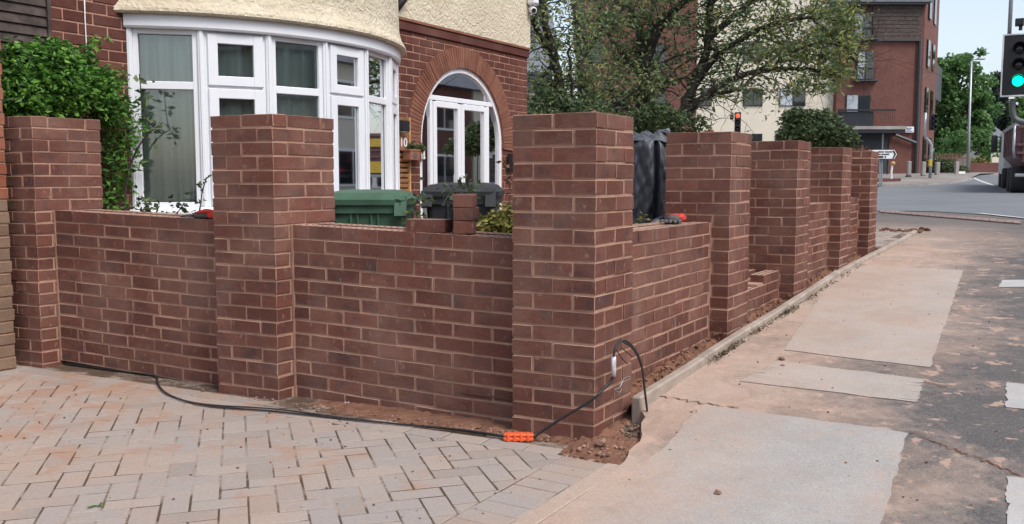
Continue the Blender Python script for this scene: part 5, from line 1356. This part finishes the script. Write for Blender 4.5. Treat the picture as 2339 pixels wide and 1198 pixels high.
flat([(2005, 356.5), (2018, 356.5), (2018, 361), (2005, 361)], ds_-.025, .012, 'brown_panel', M['darkwood'], t); flat([(2021, 357), (2024, 357), (2024, 360.5), (2021, 360.5)], ds_-.025, .012, 'symbol', M['signblack'], t)
for x in (2010, 2014.5): 
    q = plane(x, 410, ds_+.15); mb = MB(); mb.tube([q-EZ*.4, plane(x, 344, ds_+.15)], .04, 8); mb.build('post', M['steel'], t)
q0 = plane(2036, 409, 43); t = thing('beacon_post', tuple(q0), 'short pale post with an orange head below the direction sign', 'bollard')
mb = MB(); mb.tube([q0, plane(2036, 395, 43), plane(2038, 376, 43)], .05, 8); mb.build('post', M['signwhite'], t); mb = MB(); mb.lathe(plane(2039, 373, 43), [(.04, -.1), (.11, -.07), (.12, 0), (.09, .06), (.02, .08)], 12); mb.build('head', M['wood'], t, True)
mb = MB(); a, b = plane(1990, 412, 45), plane(2052, 408, 45); mb.fbox(Vector((a.x, a.y, 0)), RT, NV, 0, (b-a).xy.length, -.3, .3, a.z-.2, b.z); tag(mb.build('low_planter_wall', M['aptbrick']), 'low dark brick wall below the direction sign', 'wall')
# fence and hedge
fc = thing('timber_fence', tuple(plane(2170, 400, 60)), 'brown close boarded timber fence below the big green tree', 'fence')
for k in range(26):
    x = 2134+k*3.0; a, b = plane(x, 398, 60), plane(x+2.75, 351, 60); mb = MB(); mb.fbox(Vector((a.x, a.y, 0)), RT, NV, 0, (b-a).xy.length, -.02, .02+.02*(k % 2), a.z-.3, b.z); mb.build('board', M['timberfence'], fc)
for k in range(2): mb = MB(); a, b = plane(2132, 388-k*25, 60.1), plane(2212, 384-k*25, 60.1); mb.fbox(Vector((a.x, a.y, 0)), RT, NV, 0, (b-a).xy.length, -.06, -.02, a.z, a.z+.1); mb.build('rail', M['timberfence'], fc)
cl_ = [(tuple(plane(px, py, 54)), (r_*54/FPX,)*3) for px, py, r_ in ((2120, 378, 16), (2140, 380, 20), (2160, 385, 20), (2175, 392, 13), (2128, 395, 12), (2150, 398, 12), (2200, 392, 13))]
q = plane(2145, 402, 54); shrub('far_hedge', 'dark green bushes behind the timber bollards', cl_, [[tuple(q), tuple(plane(2146, 390, 54)), tuple(plane(2150, 380, 54))]], 2600, .16, M['leafDark'], 0, 'hedge')
a, b = plane(2186, 399, 50), plane(2204, 392, 50); mb = MB(); mb.fbox(Vector((a.x, a.y, 0)), RT, NV, 0, (b-a).xy.length, -.05, .05, a.z, b.z); tag(mb.build('white_board', M['signwhite']), 'low white board lying by the rightmost bollard', 'board')
# far trees
def round_tree(name, label, base, clumps, D, n, size, mat, rtr=.3):
    t = thing(name, tuple(base), label, 'tree'); mb = MB(); top = plane(clumps[0][0], clumps[0][1], D); mid = (Vector(base)+top)/2
    mb.tube(spline([base, mid, top], 4), [rtr*(1-.07*i) for i in range(9)], 8)
    P = []; tot = sum(c[2]**2 for c in clumps)
    for px, py, r_ in clumps:
        c = plane(px, py, D+random.uniform(-1.5, 1.5)); rr = r_*D/FPX; mb.tube([mid, (mid+c)/2+EZ*.2, c], [rtr*.4, rtr*.25, .04], 6)
        sub = [c+Vector((random.gauss(0, .55), random.gauss(0, .55), random.gauss(0, .5)))*rr for _ in range(14)]
        for _ in range(int(n*r_**2/tot)):
            s_ = random.choice(sub); d = Vector((random.gauss(0, 1), random.gauss(0, 1), random.gauss(0, .8))).normalized()*rr*.42*random.uniform(.5, 1.05); q_ = s_+d; P.append(q_)
    mb.build('trunk', M['bark'], t); mb = MB(); leaves(mb, P, size, .4, .1, 0, .75); mb.build('crown', mat, t)
round_tree('green_street_tree', 'big fresh green tree right of the apartment block', plane(2175, 402, 66), [(2165, 240, 55), (2150, 170, 36), (2190, 190, 45), (2220, 240, 40), (2160, 310, 45), (2210, 310, 45), (2240, 280, 24), (2130, 250, 30), (2235, 220, 22), (2205, 150, 26), (2140, 330, 25), (2170, 150, 25), (2235, 320, 22)], 66, 15000, .30, M['leafFar'])
round_tree('bright_bush_tree', 'low bright green tree below the big street tree', plane(2185, 402, 63), [(2180, 328, 24), (2200, 332, 20), (2160, 335, 18)], 63, 1700, .22, M['leafFar'], .12)
t = thing('dark_conifer', tuple(plane(2281, 380, 95)), 'tall dark conifer behind the far houses', 'tree'); mb = MB(); mb.tube([plane(2281, 390, 95), plane(2280, 180, 95)], [.4, .1], 8); mb.build('trunk', M['bark'], t)
mb = MB(); P = []
for _ in range(7000):
    h = random.random(); y = 172+h*205; half = 4+19*min(1, h*2.2)**.7; P.append(plane(2281+random.triangular(-1, 1, 0)*half*1.3, y, 95+random.gauss(0, .8)))
leaves(mb, P, .5, .4, -.3, 0, .4); mb.build('crown', M['conifer'], t)
round_tree('pale_far_tree', 'pale green tree partly hidden by the truck', plane(2330, 390, 92), [(2325, 255, 22), (2345, 235, 26), (2330, 280, 16), (2355, 270, 26)], 92, 2600, .4, M['leafFar'])
# far houses
def far_house(label, x0, x1, ye, yr, D, mat, wins, gable=False):
    t = thing('far_house', tuple(Vector((*plane((x0+x1)/2, 380, D).xy, 2))), label, 'house', 'houses at the end of the far road'); a, b = plane(x0, 390, D), plane(x1, ye, D); O = Vector((a.x, a.y, 0)); w = (b-a).xy.length
    mb = MB(); mb.fbox(O, RT, NV, 0, w, -6, 0, 1.2, b.z); mb.build('wall', mat, t); zr = plane(x0, yr, D).z
    mb = MB(); mb.add([O+RT*-.3+NV*.4+EZ*b.z, O+RT*(w+.3)+NV*.4+EZ*b.z, O+RT*(w+.3)-NV*6.4+EZ*b.z, O+RT*-.3-NV*6.4+EZ*b.z, O+RT*-.3-NV*3+EZ*zr, O+RT*(w+.3)-NV*3+EZ*zr], [(0, 1, 5, 4), (1, 2, 5), (2, 3, 4, 5), (3, 0, 4)]); mb.build('roof', M['slate'], t)
    for q in wins:
        wd = face_box(t, 'window', M['signwhite'], *q, D, .08, .1); face_box(wd, 'pane', M['dglass'], q[0]+1.5, q[1]+1.5, (q[0]+q[2])/2-.5, q[3]-1.5, D, .12, .05); face_box(wd, 'pane', M['dglass'], (q[0]+q[2])/2+.5, q[1]+1.5, q[2]-1.5, q[3]-1.5, D, .12, .05)
    return t
far_house('cream far house with white windows left of the truck', 2238, 2300, 320, 284, 88, M['cream'], ((2244, 322, 2262, 337), (2242, 351, 2262, 368)))
far_house('smaller brick far house between tree and cream house', 2205, 2240, 345, 320, 92, M['aptbrick'], ((2217, 352, 2230, 366),))
mb = MB(); a, b = plane(2214, 388, 84), plane(2300, 372, 84); mb.fbox(Vector((a.x, a.y, 0)), RT, NV, 0, (b-a).xy.length, -.2, 0, 1, b.z); tag(mb.build('brick_front_wall', M['aptbrick']), 'low red brick wall in front of the far houses', 'wall')
cl_ = [(tuple(plane(px, py, 85)), (r_*85/FPX,)*3) for px, py, r_ in ((2240, 368, 9), (2225, 371, 8), (2255, 369, 7))]
shrub('far_garden_bush', 'yellowish bush behind the far brick wall', cl_, [[tuple(plane(2240, 380, 85)), tuple(plane(2240, 372, 85)), tuple(plane(2241, 366, 85))]], 500, .25, M['leafYellow'])

# tipper truck --------------------------------------------------------------------
p0 = gnd(2309, 443); hd = Vector((-.115, 1, 0)).normalized(); rt = Vector((hd.y, -hd.x, 0)); TZ = p0.z+.0; TO = Vector((p0.x, p0.y, TZ))+rt*0
truck = thing('tipper_truck', tuple(TO+rt*1.25+hd*4), 'maroon tipper truck driving away at the right picture edge', 'truck')
def tb(mb, a0, a1, l0, l1, z0, z1, ch=.02): mb.cbox(TO, rt, hd, a0, a1, l0, l1, z0, z1, ch); return mb
mb = MB(); tb(mb, .75, 1.75, .3, 8.6, .75, 1.0); mb.build('chassis', M['blackmetal'], truck)
mb = MB(); V = []
for l, (w0, w1) in ((.15, (.1, 2.4)), (6.2, (.1, 2.4))):
    V += [TO+rt*a+hd*l+EZ*z for a, z in ((w0+.35, 1.05), (w1-.35, 1.05), (w1, 1.45), (w1, 2.55), (w0, 2.55), (w0, 1.45))]
mb.add(V, [(0, 1, 2, 3, 4, 5), (11, 10, 9, 8, 7, 6)]+[(i, i+6, (i+1) % 6+6, (i+1) % 6) for i in range(6)]); body = mb.build('tipper_body', M['maroon'], truck)
mb = MB(); tb(mb, .02, .16, .08, 6.25, 2.48, 2.62); tb(mb, 2.34, 2.48, .08, 6.25, 2.48, 2.62); mb.build('top_rail', M['steel'], body)
for k in range(8): mb = MB(); tb(mb, .06, .11, .3+k*.8, .4+k*.8, 1.45, 2.5, .01); mb.build('side_rib', M['maroon'], body)
mb = MB(); tb(mb, .3, 2.2, .02, .14, 1.15, 2.4, .03); tg = mb.build('tailgate', M['maroon'], body)
for z in (1.45, 1.75, 2.4): mb = MB(); tb(mb, .12, 2.38, -.03, .1, z, z+.09, .01); mb.build('tailgate_bar', M['maroon'], body)
mb = MB(); tb(mb, .75, 1.3, -.06, .03, 1.95, 2.3, .005); mb.build('warning_sticker', M['yellow'], body)
mb = MB(); mb.tube([TO+rt*.08+hd*.1+EZ*1.3, TO+rt*.02+hd*.05+EZ*1.6, TO+rt*.02+hd*.05+EZ*2.5], .05, 8); mb.build('frame_tube', M['steel'], body, True)
mb = MB(); tb(mb, .1, 2.4, .0, .12, .62, .74); mb.build('bumper', M['steel'], truck)
mb = MB(); tb(mb, .75, 1.5, -.03, .0, .8, 1.3, .005); mb.build('yellow_plate', M['yellow'], truck)
mb = MB(); tb(mb, .42, .62, -.02, .02, .95, 1.06, .01); mb.build('tail_lamp', M['tail'], truck); mb = MB(); tb(mb, 1.9, 2.1, -.02, .02, .95, 1.06, .01); mb.build('tail_lamp', M['tail'], truck)
for l in (.95, 2.3, 5.9, 7.6):
    for sd2 in (0, 1):
        a0, a1 = ((.02, .55) if sd2 == 0 else (1.95, 2.48)) if l < 5 else ((.05, .36) if sd2 == 0 else (2.14, 2.45))
        c = TO+rt*a0+hd*l+EZ*.5; mb = MB(); w = a1-a0
        mb.lathe(c, [(.26, 0), (.46, 0), (.5, .04), (.5, w-.04), (.46, w), (.26, w)], 20, rt); wh = mb.build('wheel', M['rubber'], truck, True)
        mb = MB(); mb.lathe(c, [(.05, .04), (.26, .03), (.26, w-.03), (.05, w-.04)], 14, rt); mb.build('rim', M['steel'], wh)
mb = MB(); tb(mb, .05, 2.45, 6.5, 8.4, .7, 2.65, .08); cab_ = mb.build('cab', M['cabwhite'], truck)
mb = MB(); tb(mb, .3, 2.2, 6.6, 8.0, 2.65, 2.9, .06); mb.build('roof_beacon', M['blackmetal'], cab_)
mb = MB(); tb(mb, -.30, -.05, 8.1, 8.25, 1.75, 2.5, .04); mb.tube([TO+rt*.05+hd*8.2+EZ*2.4, TO+rt*-.15+hd*8.2+EZ*2.45], .025, 6); mb.build('mirror', M['dark'], cab_)
mb = MB(); tb(mb, .02, .06, 7.2, 8.0, 1.7, 2.4, .01); mb.build('side_window', M['dglass'], cab_)

# row of houses across the street, out of frame: what the bow window and the arched door look out on
for i in range(8):
    y0 = -16+i*8.2; t = thing('terraced_house', (17, y0+4, 0), ('brick' if i % 2 else 'cream')+' terraced house across the street, number %s of the row' % ['one', 'two', 'three', 'four', 'five', 'six', 'seven', 'eight'][i], 'house', 'houses across the street')
    mb = MB(); mb.box((14, y0, -.2), (21, y0+8, 5.4)); mb.build('wall', M['aptbrick' if i % 2 else 'cream'], t)
    mb = MB(); mb.add([(13.6, y0-.1, 5.4), (13.6, y0+8.1, 5.4), (21.4, y0+8.1, 5.4), (21.4, y0-.1, 5.4), (17.5, y0-.1, 8.6), (17.5, y0+8.1, 8.6)], [(0, 4, 5, 1), (2, 5, 4, 3), (0, 3, 4), (1, 5, 2), (0, 1, 2, 3)]); mb.build('roof', M['slate'], t)
    for yy in (1.0, 4.8):
        for zz in (.9, 3.4):
            mb = MB(); mb.box((13.94, y0+yy, zz), (14.02, y0+yy+1.8, zz+1.4)); w_ = mb.build('window', M['signwhite'], t)
            for k in range(2): mb = MB(); mb.box((13.92, y0+yy+.1+k*.85, zz+.1), (13.95, y0+yy+.85+k*.85, zz+1.3)); mb.build('pane', M['dglass'], w_)
    mb = MB(); mb.box((13.95, y0+3.2, 0), (14.02, y0+4.2, 2.1)); mb.build('door', M['maroon'], t)
p = onX(1713, 425, -.55); mb = MB(); mb.tube([(p.x, p.y, .2), (p.x, p.y, onX(1713, 354, -.55).z)], .02, 8); tag(mb.build('white_pipe', M['signwhite'], None, True), 'white plastic pipe standing behind the gap after the second street pillar', 'pipe')
